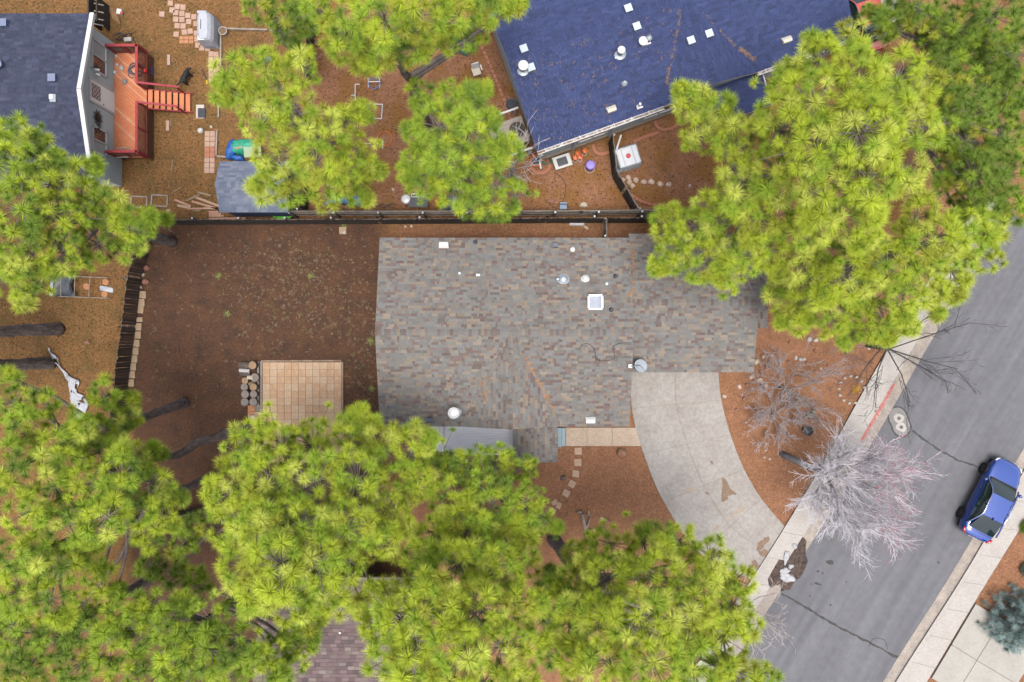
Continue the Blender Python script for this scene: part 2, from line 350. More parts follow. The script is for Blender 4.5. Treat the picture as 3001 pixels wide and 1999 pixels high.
# cracks, patches and stains on the asphalt
ribbon([(2672, 1262), (2740, 1310), (2800, 1345), (2850, 1362), (2880, 1378)], 5, .0100, .4, 5).build('tar_seam', sealm, road)
ribbon([(2290, 1740), (2370, 1785), (2440, 1828), (2520, 1868), (2635, 1930)], 6, .0100, .5, 6).build('tar_seam', sealm, road)
ribbon([(2545, 1895), (2560, 1872), (2590, 1875), (2602, 1905)], 2, .0100, .3, 7).build('tar_seam', sealm, road)
patch = PM('patch_asphalt', (.17, .165, .165), (.23, .22, .215), scale=3, rough=.9, fine=.4)
ring = []
for i in range(40):
    th = 2 * math.pi * i / 40; x0, y0 = 2634, 1236
    r = 36 + 9 * math.cos(2 * (th - 1.2)); ring.append((x0 + r * math.cos(th), y0 + r * math.sin(th)))
ring = [(x + 2, y) for x, y in ring]
MB().add([(*W(*p).xy, .010) for p in ring], [tuple(range(39, -1, -1))]).build('asphalt_patch', patch, road)
ribbon(ring + ring[:1], 4, .0135, .3, 8).build('tar_seam', sealm, road)
lid = PM('valve_lid', (.06, .06, .065), (.12, .12, .12), scale=20, rough=.6)
for q in ((2634, 1226), (2641, 1252)):
    MB().add([(*p.xy, .0145) for p in irregular(q[0], q[1], 16, 13, q[0], 20, .12)], [tuple(range(19, -1, -1))]).build('concrete_collar', concrete, road)
    MB().lathe([(.08, .0), (.1, .0), (.1, .02), (.08, .024), (.0, .024)], W(q[0], q[1], .004), 14).build('valve_cover', lid, road)
for i, (x, y, a, b_) in enumerate([(2432, 1648, 11, 7), (2397, 1711, 10, 4), (2397, 1674, 4, 3), (2411, 1680, 3, 3), (2378, 1712, 3, 2), (2373, 1747, 3, 3), (2434, 1773, 3, 3), (2412, 1579, 3, 2), (2480, 1705, 3, 2), (2750, 1648, 4, 3)]):
    MB().add([(*p.xy, .010) for p in irregular(x, y, a, b_, i + 40, 14, .3, .4)], [tuple(range(13, -1, -1))]).build('oil_stain', sealm, road)
# wet leaf litter and old snow in the gutter at the driveway mouth
wet = PM('wet_debris', (.03, .022, .02), (.11, .075, .06), scale=6, rough=.85, bump=.8, spec=.15, fine=.7)
deb = irregular(2312, 1656, 92, 36, 77, 26, .3, -1.07)
single('leaf_debris', MB().prism(deb, .004, .121), wet, 'wet dark leaf litter and mud filling the gutter by the driveway', 'debris', W(2312, 1658), kind='stuff')
snowm = PM('snow', (.3, .3, .32), (.55, .55, .57), scale=9, rough=.6, bump=.5)
for i, (x, y, a, b_) in enumerate([(2306, 1692, 22, 15), (2300, 1672, 13, 9), (2304, 1633, 9, 18), (2329, 1600, 8, 7), (2318, 1660, 9, 6)]):
    single('snow_patch', MB().blob(W(x, y, .117), (M(a), M(b_), .07), 50 + i, .45, 18, .05), snowm, 'small patch of old snow melting on the wet leaf litter', 'snow', W(x, y, .117), 'snow remnants in the gutter', smooth=True)
# ---------------------------------------------------------------- driveway and walks
DL = [(1852, 1085), (1851, 1197), (1886, 1330), (1945, 1470), (2050, 1620), (2200, 1698)]
DR = [(2104, 1085), (2113, 1172), (2140, 1273), (2180, 1375), (2230, 1460), (2298, 1542)]
dr = thing('driveway', None, None, (0, 0, 0), kind='structure')
A = [W(p.x, p.y) for p in smoothline(DL, 8)]; B = [W(p.x, p.y) for p in smoothline(DR, 8)]
bedm = PM('joint_dirt', (.2, .15, .115), (.26, .2, .155), scale=8)
strip(A, B, .047, .047, 'bed', bedm, dr, None)
for i in range(5):
    for lo, hi in ((0, .5), (.5, 1)):
        l = lo + (.003 if lo else 0); h = hi - (.003 if hi < 1 else 0)
        row = list(range(i * 8, i * 8 + 9)); pa = [A[k].lerp(B[k], l) for k in row]; pb = [A[k].lerp(B[k], h) for k in row]
        for arr in (pa, pb):
            arr[0] = arr[0].lerp(arr[1], .03); arr[-1] = arr[-1].lerp(arr[-2], .03)
        mb = MB(); k = 9; z = .055 + random.uniform(-.003, .003)
        mb.add([(p.x, p.y, z) for p in pa + pb] + [(p.x, p.y, .002) for p in pa + pb],
               [(j, j + 1, k + j + 1, k + j) for j in range(k - 1)] + [(2 * k + j, 2 * k + j + 1, j + 1, j) for j in range(k - 1)] + [(k + j, k + j + 1, 3 * k + j + 1, 3 * k + j) for j in range(k - 1)] + [(0, k, 3 * k, 2 * k), (2 * k - 1, k - 1, 3 * k - 1, 4 * k - 1)])
        mb.build('slab', drivem, dr)
stain = PM('wet_stain', (.13, .075, .04), (.2, .13, .085), scale=9, rough=.6, fine=.4)
stain2 = PM('faint_stain', (.30, .225, .165), (.40, .33, .26), scale=4, rough=.85, fine=.5)
def sheet(pts, z, name, mat, parent): return MB().add([(p.x, p.y, z) for p in pts], [tuple(range(len(pts)))]).build(name, mat, parent)
sheet([W(*p) for p in [(2115, 1400), (2125, 1402), (2133, 1418), (2140, 1432), (2158, 1446), (2155, 1450), (2145, 1449), (2138, 1452), (2132, 1452), (2133, 1462), (2122, 1469), (2113, 1470), (2113, 1445), (2116, 1425)]][::-1], .0635, 'stain', stain, dr)
for i, (x, y, a, b_) in enumerate([(2234, 1592, 22, 11), (2236, 1620, 10, 14), (2212, 1655, 9, 16), (2072, 1445, 4, 6), (2085, 1355, 4, 5)]):
    sheet(irregular(x, y, a, b_, i + 90, 20, .4, -.9)[::-1], .0625, 'stain', stain, dr)
for i, (x, y, a, b_, r) in enumerate([(2160, 1500, 30, 4, -.65), (2025, 1435, 22, 4, -.35), (2100, 1545, 14, 4, -.6)]):
    sheet(irregular(x, y, a, b_, i + 190, 20, .35, r)[::-1], .0605, 'stain', stain2, dr)
wk = thing('walkway', None, None, (0, 0, 0), kind='structure')
walkm = PM('walk_concrete', (.47, .36, .27), (.56, .45, .35), scale=1.5, rough=.88, bump=.2, fine=.45)
MB().prism([W(*p) for p in [(1658, 1254), (1876, 1254), (1876, 1306), (1658, 1306)]], .002, .03).build('bed', bedm, wk)
for a, b_ in ((1658, 1719.5), (1720.5, 1793.5), (1794.5, 1877)):
    MB().prism([W(a, 1253), W(b_, 1253), W(b_, 1307), W(a, 1307)], .002, .05 + random.uniform(-.002, .002)).build('slab', walkm, wk, bevel=.006)
# neighbour's driveway across the road
nd_ = thing('driveway', None, None, (0, 0, 0), kind='structure'); nm = PM('grey_concrete', (.34, .32, .29), (.42, .40, .36), scale=.8, rough=.9, bump=.15, fine=.18)
for q in ([(2856, 1768), (2931, 1813), (2858, 1931), (2786, 1886)], [(2933, 1814), (3050, 1884), (2977, 2002), (2860, 1932)], [(2785, 1888), (2857, 1933), (2800, 2026), (2727, 1985)], [(2859, 1934), (2976, 2004), (2920, 2098), (2802, 2027)]):
    MB().prism([W(*p) for p in q], .002, .115 + random.uniform(-.002, .002)).build('slab', nm, nd_)
MB().prism([W(*p) for p in [(2860, 1772), (3045, 1884), (2925, 2090), (2730, 1985)]], .001, .095).build('bed', bedm, nd_)
# ---------------------------------------------------------------- patio of square pavers
pt = thing('patio', None, None, W(885, 1180), kind='structure')
pavm = PM('paver_tan', (.52, .325, .195), (.64, .43, .275), scale=2.0, rough=.9, bump=.2, coord='Object', fine=.4)
pav2 = PM('paver_tan_pale', (.58, .4, .26), (.68, .5, .345), scale=2.5, rough=.9, bump=.2, fine=.4)
MB().prism([W(769, 1061), W(1003, 1061), W(1003, 1350), W(769, 1350)], .001, .02).build('bed', bedm, pt)
s = M(20.9); pw = s - .014
pmesh = []
for mm in (pavm, pav2):
    o = MB().box((0, 0, .025), (pw, pw, .045)).build('paver', mm, None, (0, 0, 0), bevel=.004); pmesh.append(o)
first = [True, True]
o0 = W(771, 1062)
for i in range(11):
    for j in range(14):
        k = random.random() < .4
        o = pmesh[k] if first[k] else pmesh[k].copy()
        if not first[k]: C.objects.link(o)
        first[k] = False
        o.parent = pt; o.location = (o0.x + (i + .5) * s - pt.location.x, o0.y - (j + .5) * s - pt.location.y, random.uniform(-.004, .004)); o.rotation_euler = (0, 0, random.choice((0, math.pi / 2, math.pi)) + random.uniform(-.008, .008))
timber = PM('weathered_timber', (.20, .13, .085), (.33, .25, .18), scale=5, rough=.9, bump=.4, stretch=(1, 1, 1), fine=.4)
greyt = PM('grey_timber', (.2, .17, .145), (.36, .31, .27), scale=5, rough=.9, bump=.4, fine=.4)
for a, b_, m in (((767, 1058), (1001, 1057), timber), ((1004, 1060), (1005, 1350), timber), ((766, 1058), (766, 1350), greyt), ((757, 1060), (757, 1200), greyt)):
    mb = MB().beam(W(*a, .04), W(*b_, .04), .085, .1); single('edging_timber', mb, m, {(767, 1058): 'brown timber edging along the patio side facing the fence', (1004, 1060): 'brown timber edging along the patio side facing the house', (766, 1058): 'grey timber edging between patio pavers and firewood', (757, 1060): 'grey timber lying under the firewood stack'}[a], 'timber', W(*a), 'timbers edging the patio', bevel=.008)
# ---------------------------------------------------------------- roofs with single shingles
def clip_rect(poly, u0, u1, s0, s1):
    for ax, lim, sg in ((0, u0, 1), (0, u1, -1), (1, s0, 1), (1, s1, -1)):
        out = []
        for i in range(len(poly)):
            a, b = poly[i], poly[(i + 1) % len(poly)]; da = sg * (a[ax] - lim); db = sg * (b[ax] - lim)
            if da >= 0: out.append(a)
            if (da >= 0) != (db >= 0):
                t = da / (da - db); out.append((a[0] + (b[0] - a[0]) * t, a[1] + (b[1] - a[1]) * t))
        poly = out
        if len(poly) < 3: return []
    return poly
def roof(root, planes, palette, expo=.145, widths=(.16, .24, .32, .42), nind=300, name='', deckm=None, jitter=.12, th=.14, rough=.9):
    """planes: list of (pts3d, course_dir). Builds deck + shingles as children of the deck"""
    rr = random.Random(hash(name) % 1000 if False else len(planes) * 7 + int(expo * 1000))
    mb = MB()
    for pts, u in planes: mb.slab([Vector(p) - Vector((0, 0, .006)) for p in pts], th)
    deck = mb.build('roof', deckm, root)
    tabs = []
    for pi, (pts, u) in enumerate(planes):
        pts = [Vector(p) for p in pts]; n = (pts[1] - pts[0]).cross(pts[2] - pts[1]).normalized()
        if n.z < 0: n = -n
        u = Vector(u).normalized(); u = (u - n * u.dot(n)).normalized(); s = n.cross(u).normalized()
        if s.z < 0: u = -u; s = n.cross(u).normalized()
        O = pts[0]; P2 = [((p - O).dot(u), (p - O).dot(s)) for p in pts]
        s0, s1 = min(p[1] for p in P2), max(p[1] for p in P2); u0, u1 = min(p[0] for p in P2), max(p[0] for p in P2)
        k = 0; y = s0
        while y < s1 - .01:
            x = u0 - rr.uniform(0, .4)
            while x < u1:
                w = rr.choice(widths); ov = rr.choice((0, 0, .035))
                q = clip_rect(P2, x, x + w - .004, y, y + expo)
                if q:
                    c = list(rr.choices(palette[0], palette[1])[0]); j = 1 + rr.uniform(-jitter, jitter); c = [min(a * j, 1) for a in c]
                    lift = rr.choice((.008, .013, .018))
                    full = abs(sum(q[i][0] * q[(i + 1) % len(q)][1] - q[(i + 1) % len(q)][0] * q[i][1] for i in range(len(q)))) / 2 > .995 * (w - .004) * expo and len(q) == 4 and y + expo < s1
                    tabs.append((full, w, lift, c, q, (O, u, s, n), (x, y)))
                x += w
            y += expo; k += 1
    idx = [i for i, t_ in enumerate(tabs) if t_[0]]; rr.shuffle(idx); idx.sort(key=lambda i: -tabs[i][1]); ind = set(idx[:nind])
    V = []; Fc = []; cols = []; cache = {}
    mo = attr_mat('shingle_single' + str(rough), '', rough, 0, .25, .35, True, 45); ms = attr_mat('shingle_field' + str(rough), 'col', rough, 0, .25, .35, False, 45)
    for i, (full, w, lift, c, q, (O, u, s, n), (x, y)) in enumerate(tabs):
        if i in ind:
            key = (w, lift)
            if key not in cache:
                a = w - .004; me = bpy.data.meshes.new('shingle')
                me.from_pydata([(0, 0, lift), (a, 0, lift), (a, expo, .001), (0, expo, .001), (0, 0, -.004), (a, 0, -.004)], [], [(0, 1, 2, 3), (4, 5, 1, 0), (5, 2, 1), (4, 0, 3)]); me.materials.append(mo); cache[key] = me
            o = bpy.data.objects.new('shingle', cache[key]); C.objects.link(o); o.parent = deck; o.color = (*c, 1)
            p = O + u * x + s * y - wloc(deck); mt = Matrix((u, s, n)).transposed().to_4x4(); mt.translation = p; o.matrix_local = mt
        else:
            o = len(V); m = len(q); ymin = min(p[1] for p in q); ymax = y + expo
            for a, b in q: V.append(O + u * a + s * b + n * (lift * (1 - (b - y) / expo) + .001))
            for a, b in q: V.append(O + u * a + s * b - n * .004)
            Fc.append(tuple(range(o, o + m)))
            if (O + u * q[0][0]).z == 1e9: pass
            area = sum(q[k][0] * q[(k + 1) % m][1] - q[(k + 1) % m][0] * q[k][1] for k in range(m))
            if area < 0: Fc[-1] = Fc[-1][::-1]
            for k in range(m): Fc.append((o + m + k, o + m + (k + 1) % m, o + (k + 1) % m, o + k) if area > 0 else (o + k, o + (k + 1) % m, o + m + (k + 1) % m, o + m + k))
            cols += [(*c, 1)] * (2 * m)
    base = wloc(deck); me = bpy.data.meshes.new('shingle_field'); me.from_pydata([v - base for v in V], [], Fc); me.update()
    a = me.color_attributes.new('col', 'FLOAT_COLOR', 'POINT'); a.data.foreach_set('color', np.array(cols, np.float32).ravel()); me.materials.append(ms)
    o = bpy.data.objects.new('shingle_field', me); C.objects.link(o); o.parent = deck; o['kind'] = 'stuff'
    return deck
def ridge_caps(deck, a, b, n1, n2, palette, w=.15, step=.15, rough=.9):
    rr = random.Random(5); a, b = Vector(a), Vector(b); L = (b - a).length; d = (b - a).normalized(); V = []; Fc = []; cols = []
    n = int(L / step)
    for i in range(n):
        p = a + d * (i * step); q = a + d * ((i + 1) * step - .004); c = list(rr.choices(palette[0], palette[1])[0]); o = len(V)
        for k, z in ((p, .03), (q, .018)):
            up = Vector((0, 0, z)); V += [k + n1 * w + up - Vector((0, 0, .004)), k + up, k + n2 * w + up - Vector((0, 0, .004))]
        V += [p + n1 * w - Vector((0, 0, .0)), p, p + n2 * w]
        Fc += [(o, o + 1, o + 4, o + 3), (o + 1, o + 2, o + 5, o + 4), (o + 6, o + 7, o + 1, o), (o + 7, o + 8, o + 2, o + 1)]; cols += [(*c, 1)] * 9
    base = wloc(deck); me = bpy.data.meshes.new('ridge_cap'); me.from_pydata([v - base for v in V], [], Fc); me.update()
    at = me.color_attributes.new('col', 'FLOAT_COLOR', 'POINT'); at.data.foreach_set('color', np.array(cols, np.float32).ravel()); me.materials.append(attr_mat('shingle_field' + str(rough), 'col', rough, 0, .25, .35, False, 45))
    o = bpy.data.objects.new('ridge_cap', me); C.objects.link(o); o.parent = deck; o['kind'] = 'stuff'; return o
def needle_litter(root, pts, mat, name='needle_litter', ln=(.1, .22), w=.012):
    V = []; Fc = []
    for p, n, u in pts:
        s = n.cross(u)
        for _ in range(random.randint(2, 5)):
            th = random.uniform(0, 6.28); d = u * math.cos(th) + s * math.sin(th); e = n.cross(d); l = random.uniform(*ln); c = p + (u * random.gauss(0, .05) + s * random.gauss(0, .05)); o = len(V)
            V += [c - d * l / 2 - e * w / 2 + n * .024, c - d * l / 2 + e * w / 2 + n * .024, c + d * l / 2 + e * w / 2 + n * .034, c + d * l / 2 - e * w / 2 + n * .034]; Fc.append((o, o + 3, o + 2, o + 1))
    mb = MB(); mb.v = V; mb.f = Fc; return mb.build(name, mat, root, kind='stuff')
def window(root, c, ux, up, w, h, split=True, frame=None, glass=None, out=None, fw=.07):
    """window on a wall: c centre on the wall, ux along wall, out = outward normal"""
    c, ux, up, out = Vector(c), Vector(ux), Vector(up), Vector(out); mb = MB()
    def bar(a, b, ww): mb.beam(a + out * .03, b + out * .03, ww, .07, out)
    x, y = ux * w / 2, up * h / 2
    bar(c - x - y, c + x - y, fw); bar(c - x + y, c + x + y, fw); bar(c - x - y - up * fw / 2, c - x + y + up * fw / 2, fw); bar(c + x - y - up * fw / 2, c + x + y + up * fw / 2, fw)
    if split: bar(c - y, c + y, fw * .7)
    wn_ = mb.build('window', frame, root)
    for k in ((-1, 1) if split else (0,)):
        cc = c + (x * .5 * k if split else x * 0); hw = (w / 2 if split else w) / 2 - fw * .5; hh = h / 2 - fw * .5
        MB().add([cc - ux * hw - up * hh + out * .012, cc + ux * hw - up * hh + out * .012, cc + ux * hw + up * hh + out * .012, cc - ux * hw + up * hh + out * .012], [(0, 1, 2, 3)]).build('pane', glass[0 if k <= 0 else -1], wn_)
    return wn_
white = PM('white_paint', (.76, .76, .76), (.85, .85, .84), scale=3, rough=.5, spec=.4)
glassd = PM('window_glass', (.03, .035, .04), rough=.08, spec=.8)
blind = PM('window_blind', (.42, .45, .45), (.55, .56, .55), scale=2, rough=.6, spec=.4)
metal = PM('galvanised', (.35, .40, .46), (.5, .54, .58), scale=6, rough=.45, metal=.5)
whitem = PM('white_metal', (.82, .82, .83), rough=.35, spec=.5)
blackm = PM('black_metal', (.02, .022, .028), (.035, .04, .06), scale=5, rough=.5)
orange_n = PM('dry_needles', (.45, .2, .06), (.6, .3, .12), scale=8, rough=.9)
X3, Y3, Z3 = Vector((1, 0, 0)), Vector((0, 1, 0)), Vector((0, 0, 1))
# ---------------------------------------------------------------- main house
PAL1 = ([(.098, .092, .087), (.108, .103, .098), (.130, .106, .084), (.142, .116, .091), (.080, .057, .052), (.096, .070, .064), (.100, .099, .098), (.078, .070, .064)], [5, 5, 3, 1.4, 1.4, 2.4, 4, 1.4])
zE, zR = 2.5, 3.75
yN = W(0, 697, zE).y; yS = W(0, 1250, zE).y; yRd = (yN + yS) / 2 - .02; xL = W(1113, 0, zE).x; xRt = W(1845, 0, zE).x
house = thing('house', 'house with multicoloured grey brown shingle roof and attached garage', 'house', (0, .4, 0))
xc = W(1496, 0, 3.7).x; zc = zR - .03; sl1 = (zR - zE) / (yRd - yS); hw = 2.55
ySg = W(0, 1259, zc).y
gz, gzr = 2.42, 3.22; gyS = W(0, 1091, gz).y; gyR = W(0, 886, gzr).y; gyN = W(0, 685, gz).y; gxR = W(2209, 0, gz).x
planes = [([(xL, yN, zE), (xRt, yN, zE), (xRt, yRd, zR), (xL, yRd, zR)], X3),
          ([(xL, yS, zE), (xc - hw, yS, zE), (xc, yRd, zR), (xL, yRd, zR)], X3),
          ([(xc + hw, yS, zE), (xRt, yS, zE), (xRt, yRd, zR), (xc, yRd, zR)], X3),
          ([(xc - hw, yS, zE), (xc, ySg, zc), (xc, yRd, zR)], Y3), ([(xc + hw, yS, zE), (xc, ySg, zc), (xc, yRd, zR)], Y3),
          ([(xRt - .02, gyN, gz), (gxR, gyN, gz), (gxR, gyR, gzr), (xRt - .02, gyR, gzr)], X3),
          ([(xRt - .02, gyS, gz), (gxR, gyS, gz), (gxR, gyR, gzr), (xRt - .02, gyR, gzr)], X3)]
# small side roof by the garage and the porch gable
ex0, ex1 = gxR - .05, W(2249, 0, 2.1).x; ey0, ey1 = W(0, 962, 2.1).y, gyN - 1.0
planes.append(([(ex1, ey0, 2.1), (ex1, ey1, 2.1), (ex0, ey1, 2.3), (ex0, ey0, 2.3)], Y3))
pz, pzr = 2.1, 2.42; px0, pxm, px1 = W(1503, 0, pz).x, W(1566, 0, pzr).x, W(1634, 0, pz).x; py0 = W(0, 1354, pz).y; py1 = yS + .35
planes += [([(px0, py0, pz), (px0, py1, pz), (pxm, py1, pzr), (pxm, py0, pzr)], Y3), ([(px1, py0, pz), (px1, py1, pz), (pxm, py1, pzr), (pxm, py0, pzr)], Y3)]
eavem = PM('eave_paint', (.34, .33, .31), (.42, .4, .38), scale=3)
deck1 = roof(house, planes, PAL1, .136, (.1, .15, .2, .28, .36), 300, 'main', eavem)
d1 = Vector((0, 1, -sl1)).normalized(); d2 = Vector((0, -1, -sl1)).normalized()
ridge_caps(deck1, (xL, yRd, zR), (xRt, yRd, zR), d1, d2, PAL1, .16)
gs = (gzr - gz) / (gyR - gyS); ridge_caps(deck1, (xRt + .25, gyR, gzr), (gxR, gyR, gzr), Vector((0, 1, -gs)).normalized(), Vector((0, -1, -gs)).normalized(), PAL1, .16)
cs = (zc - zE) / hw; ridge_caps(deck1, (xc, ySg, zc), (xc, yRd - .3, zR - .02), Vector((1, 0, -cs)).normalized(), Vector((-1, 0, -cs)).normalized(), PAL1, .13)
siding = PM('house_siding', (.30, .33, .34), (.36, .39, .40), scale=3, rough=.8)
def gable_wall(root, fr, u0, u1, v0, v1, zw, zr, mat, name='wall'):
    vm = (v0 + v1) / 2; P = [(v0, 0), (v1, 0), (v1, zw), (vm, zr), (v0, zw)]
    MB().add([fr(u0, v, z) for v, z in P] + [fr(u1, v, z) for v, z in P], [(4, 3, 2, 1, 0), (5, 6, 7, 8, 9)] + [(i, (i + 1) % 5, 5 + (i + 1) % 5, 5 + i) for i in range(5)]).build(name, mat, root)
fw_ = lambda u, v, z: Vector((u, v, z))
gable_wall(house, fw_, xL + .3, xRt - .3, yS + .45, yN - .45, zE - .05, zR - .22, siding)
gable_wall(house, fw_, xRt - .3, gxR - .25, gyS + .35, gyN - .4, gz - .08, gzr - .22, siding)
MB().add([(xc - hw + .2, yS + .42, zE - .08), (xc + hw - .2, yS + .42, zE - .08), (xc, yS + .42, zc - .25), (xc - hw + .2, yS + .3, zE - .08), (xc + hw - .2, yS + .3, zE - .08), (xc, yS + .3, zc - .25)], [(0, 1, 2), (5, 4, 3), (0, 3, 4, 1), (1, 4, 5, 2), (2, 5, 3, 0)]).build('gable_wall', siding, house)
gd = MB()
for k in range(4): gd.box((8.6, gyS + .33, .3 + k * .54), (4.8, .05, .52))
gd.build('garage_door', white, house)
MB().box(((gxR + ex1) / 2 - .15, (ey0 + ey1) / 2, 1.0), (ex1 - gxR - .1 + .3, ey1 - ey0 - .2, 2.0)).build('side_store', siding, house)
for wx in (-4.5, 3.6): window(house, (wx, yS + .45, 1.5), X3, Z3, 1.4, 1.1, True, white, [glassd], -Y3)
for wy in (-2, 2.6): window(house, (xL + .3, wy, 1.5), Y3, Z3, 1.4, 1.1, True, white, [glassd], -X3)
def zroof(x, y):
    if x > xRt: return gz + (gyN - y) * gs if y > gyR else gz + (y - gyS) * gs
    z = zE + min(yN - y, y - yS) * sl1
    return max(z, zc - abs(x - xc) * cs) if y < yRd and abs(x - xc) < hw else z
def onroof(px, py):
    z = 3.0
    for _ in range(4): p = W(px, py, z); z = zroof(p.x, p.y)
    return W(px, py, z)
# roof furniture
def curved_vent(root, p, ang, mat, w=.5, l=.28, flip=1):
    mb = MB(); rows = []
    ca, sa = math.cos(ang), math.sin(ang)
    T = lambda x, y, z: Vector((p.x + x * ca - y * sa, p.y + x * sa + y * ca, p.z + z))
    n = 6
    for i in range(n + 1):
        t = i / n; yy = (t - .5) * l * flip; z = .06 + .12 * math.sin(t * 2.2); x = w / 2 * (1 - .12 * t)
        rows.append((T(-x, yy, z), T(x, yy, z), T(x, yy, -.08), T(-x, yy, -.08)))
    V = [q for r in rows for q in r]
    F_ = [(4 * i, 4 * i + 1, 4 * i + 5, 4 * i + 4) for i in range(n)] + [(4 * i + 1, 4 * i + 2, 4 * i + 6, 4 * i + 5) for i in range(n)] + [(4 * i + 3, 4 * i, 4 * i + 4, 4 * i + 7) for i in range(n)] + [(0, 3, 2, 1), (4 * n, 4 * n + 1, 4 * n + 2, 4 * n + 3)]
    return mb.add(V, F_).build('roof_vent', mat, root, bevel=.006)
curved_vent(house, onroof(1301, 719), 0, white, .5, .3, 1); curved_vent(house, onroof(1730, 1231), 0, white, .5, .3, -1)
def pipe(root, p, r, h, mat, name='vent_pipe', cap=None, capr=1.4, base=None):
    if base: MB().lathe([(r * 2.1, -.12), (r * 2.1, .02), (r * 1.25, .07), (r * .9, .07)], p, 18).build('flashing', base, root, smooth=False)
    o = MB().lathe([(r, -.15), (r, h), (r * .9, h)], p, 16).build(name, mat, root)
    if cap: MB().lathe([(r * capr * .7, h - .02), (r * capr, h + .0), (r * capr, h + .05), (r * capr * .5, h + .1), (.001, h + .11)], p, 20).build('pipe_cap', cap, o)
    return o
pipe(house, onroof(1677, 733), .1, .2, white, cap=whitem, capr=1.25)
pipe(house, onroof(1651, 820), .15, .15, metal, cap=metal, capr=1.35, base=metal); pipe(house, onroof(1634, 819), .09, .12, metal, cap=metal, capr=1.2)
pipe(house, onroof(1715, 818), .1, .25, whitem, cap=whitem, capr=1.3, base=white)
q = onroof(1333, 1206); pipe(house, q, .16, .75, metal, 'chimney_flue', cap=whitem, capr=1.75, base=metal)
for c_ in ((1393, 709), (1804, 809), (1791, 908)): pipe(house, onroof(*c_), .05, .2, blackm, base=blackm)
pipe(house, onroof(1347, 801), .06, .06, metal); pipe(house, onroof(1778, 832), .07, .06, metal)
mb = MB(); q = onroof(1401, 806); mb.tube([q + Vector((-.1, 0, .06)), q + Vector((.1, 0, .06))], .07, 10); mb.build('vent_hood', whitem, house)
for c_, r_ in (((1627, 719), 0), ((1261, 1230), 0)):
    q = onroof(*c_); o = MB().box(q + Vector((0, 0, .05)), (.24, .28, .26)).build('box_vent', blackm, house, bevel=.02); MB().box(q + Vector((0, -.0, .188)), (.27, .2, .02)).build('vent_lid', PM('vent_lid', (.05, .065, .11), rough=.4), o)
q = onroof(1744, 886); sk = MB()
for a, b_ in (((-.33, -.33), (.33, -.33)), ((-.33, .33), (.33, .33)), ((-.33, -.29), (-.33, .29)), ((.33, -.29), (.33, .29))): sk.beam(q + Vector((*a, .06)), q + Vector((*b_, .06)), .09, .24)
sk = sk.build('skylight', whitem, house); MB().box(q + Vector((0, 0, .08)), (.58, .58, .03)).build('pane', PM('skylight_glass', (.10, .13, .2), (.2, .24, .32), scale=3, rough=.25, spec=.25), sk)
# satellite dish on the garage valley
q = onroof(1868, 1070); dish = thing('satellite_dish', 'white oval satellite dish on an arm beside the garage roof', 'satellite dish', q)
DC = q + Vector((.05, 0, .55)); mb = MB(); n_ = Vector((.35, -.25, .9)).normalized(); a_, b_ = basis(n_)
rows = []
for i in range(6):
    r = i / 5
    for j in range(24): th = 2 * math.pi * j / 24; rows.append(DC + a_ * (.3 * r * math.cos(th)) + b_ * (.4 * r * math.sin(th)) + n_ * (.07 * r * r))
mb.add(rows, [(24 * i + j, 24 * i + (j + 1) % 24, 24 * i + 24 + (j + 1) % 24, 24 * i + 24 + j) for i in range(5) for j in range(24)])
o = mb.build('reflector', PM('dish_paint', (.34, .38, .43), rough=.4), dish, smooth=True); sm = o.modifiers.new('t', 'SOLIDIFY'); sm.thickness = .015
b0 = onroof(1846, 1073); MB().tube([b0 - Z3 * .08, b0 + Vector((0, 0, .3)), DC - n_ * .01], .025, 8).build('arm', metal, dish); MB().box(b0 + Vector((0, 0, .06)), (.17, .17, .16)).build('bracket', whitem, dish)
MB().tube([DC, DC + n_ * .35 + Vector((.08, -.2, 0))], .012, 6).build('feed_arm', metal, dish)
# cable looping on the roof
cp = [onroof(x, y) + Z3 * .03 for x, y in ((1700, 1020), (1706, 1010), (1725, 1008), (1742, 1025), (1747, 1050), (1765, 1058), (1800, 1050), (1797, 1020), (1810, 1008), (1830, 1005))]
MB().tube(smoothline([tuple(p) for p in cp], 5), .012, 5).build('cable', blackm, house)
pts = []
for _ in range(70): t_ = random.random(); p = onroof(1537 + 88 * t_ + random.gauss(0, 3), 1050 + 155 * t_); pts.append((p, Z3, X3))
for _ in range(40): p = onroof(1853 + random.gauss(0, 1.5), random.uniform(700, 900)); pts.append((p + Z3 * .05, Z3, X3))
for _ in range(20): p = onroof(1425 - 20 * random.random(), 1100 + 80 * random.random()); pts.append((p, Z3, X3))
needle_litter(house, pts, orange_n, ln=(.06, .14))
# front porch: grey boards, steps, white rail
porch = thing('porch', 'pale grey painted wooden porch with steps at both ends', 'porch', W(1470, 1290))
pd_ = PM('porch_grey', (1.3, 1.32, 1.45), (1.45, 1.47, 1.6), scale=4, rough=.6, stretch=(.3, 4, 1)); pblue = PM('porch_blue', (.22, .31, .36), (.27, .36, .41), scale=4, rough=.6)
pa, pb = W(1302, 1247, .5), W(1632, 1325, .5); nb = 10; bw = (pa.y - pb.y) / nb
for i in range(nb): MB().box(((pa.x + pb.x) / 2, pa.y - (i + .5) * bw, .49), (pb.x - pa.x, bw - .012, .03)).build('board', pd_, porch, bevel=.003)
MB().box(((pa.x + pb.x) / 2, (pa.y + pb.y) / 2, .235), (pb.x - pa.x - .05, pa.y - pb.y - .05, .465)).build('skirt', pd_, porch)
for i in range(4):
    a, b_ = W(1300 - 12 * i, 1247, .4 - .1 * i), W(1290 - 12 * i, 1325, .4 - .1 * i); MB().box(((a.x + b_.x) / 2, (a.y + b_.y) / 2, (.4 - .1 * i) / 2), (.205, a.y - b_.y, .4 - .1 * i)).build('step', pd_, porch, bevel=.006)
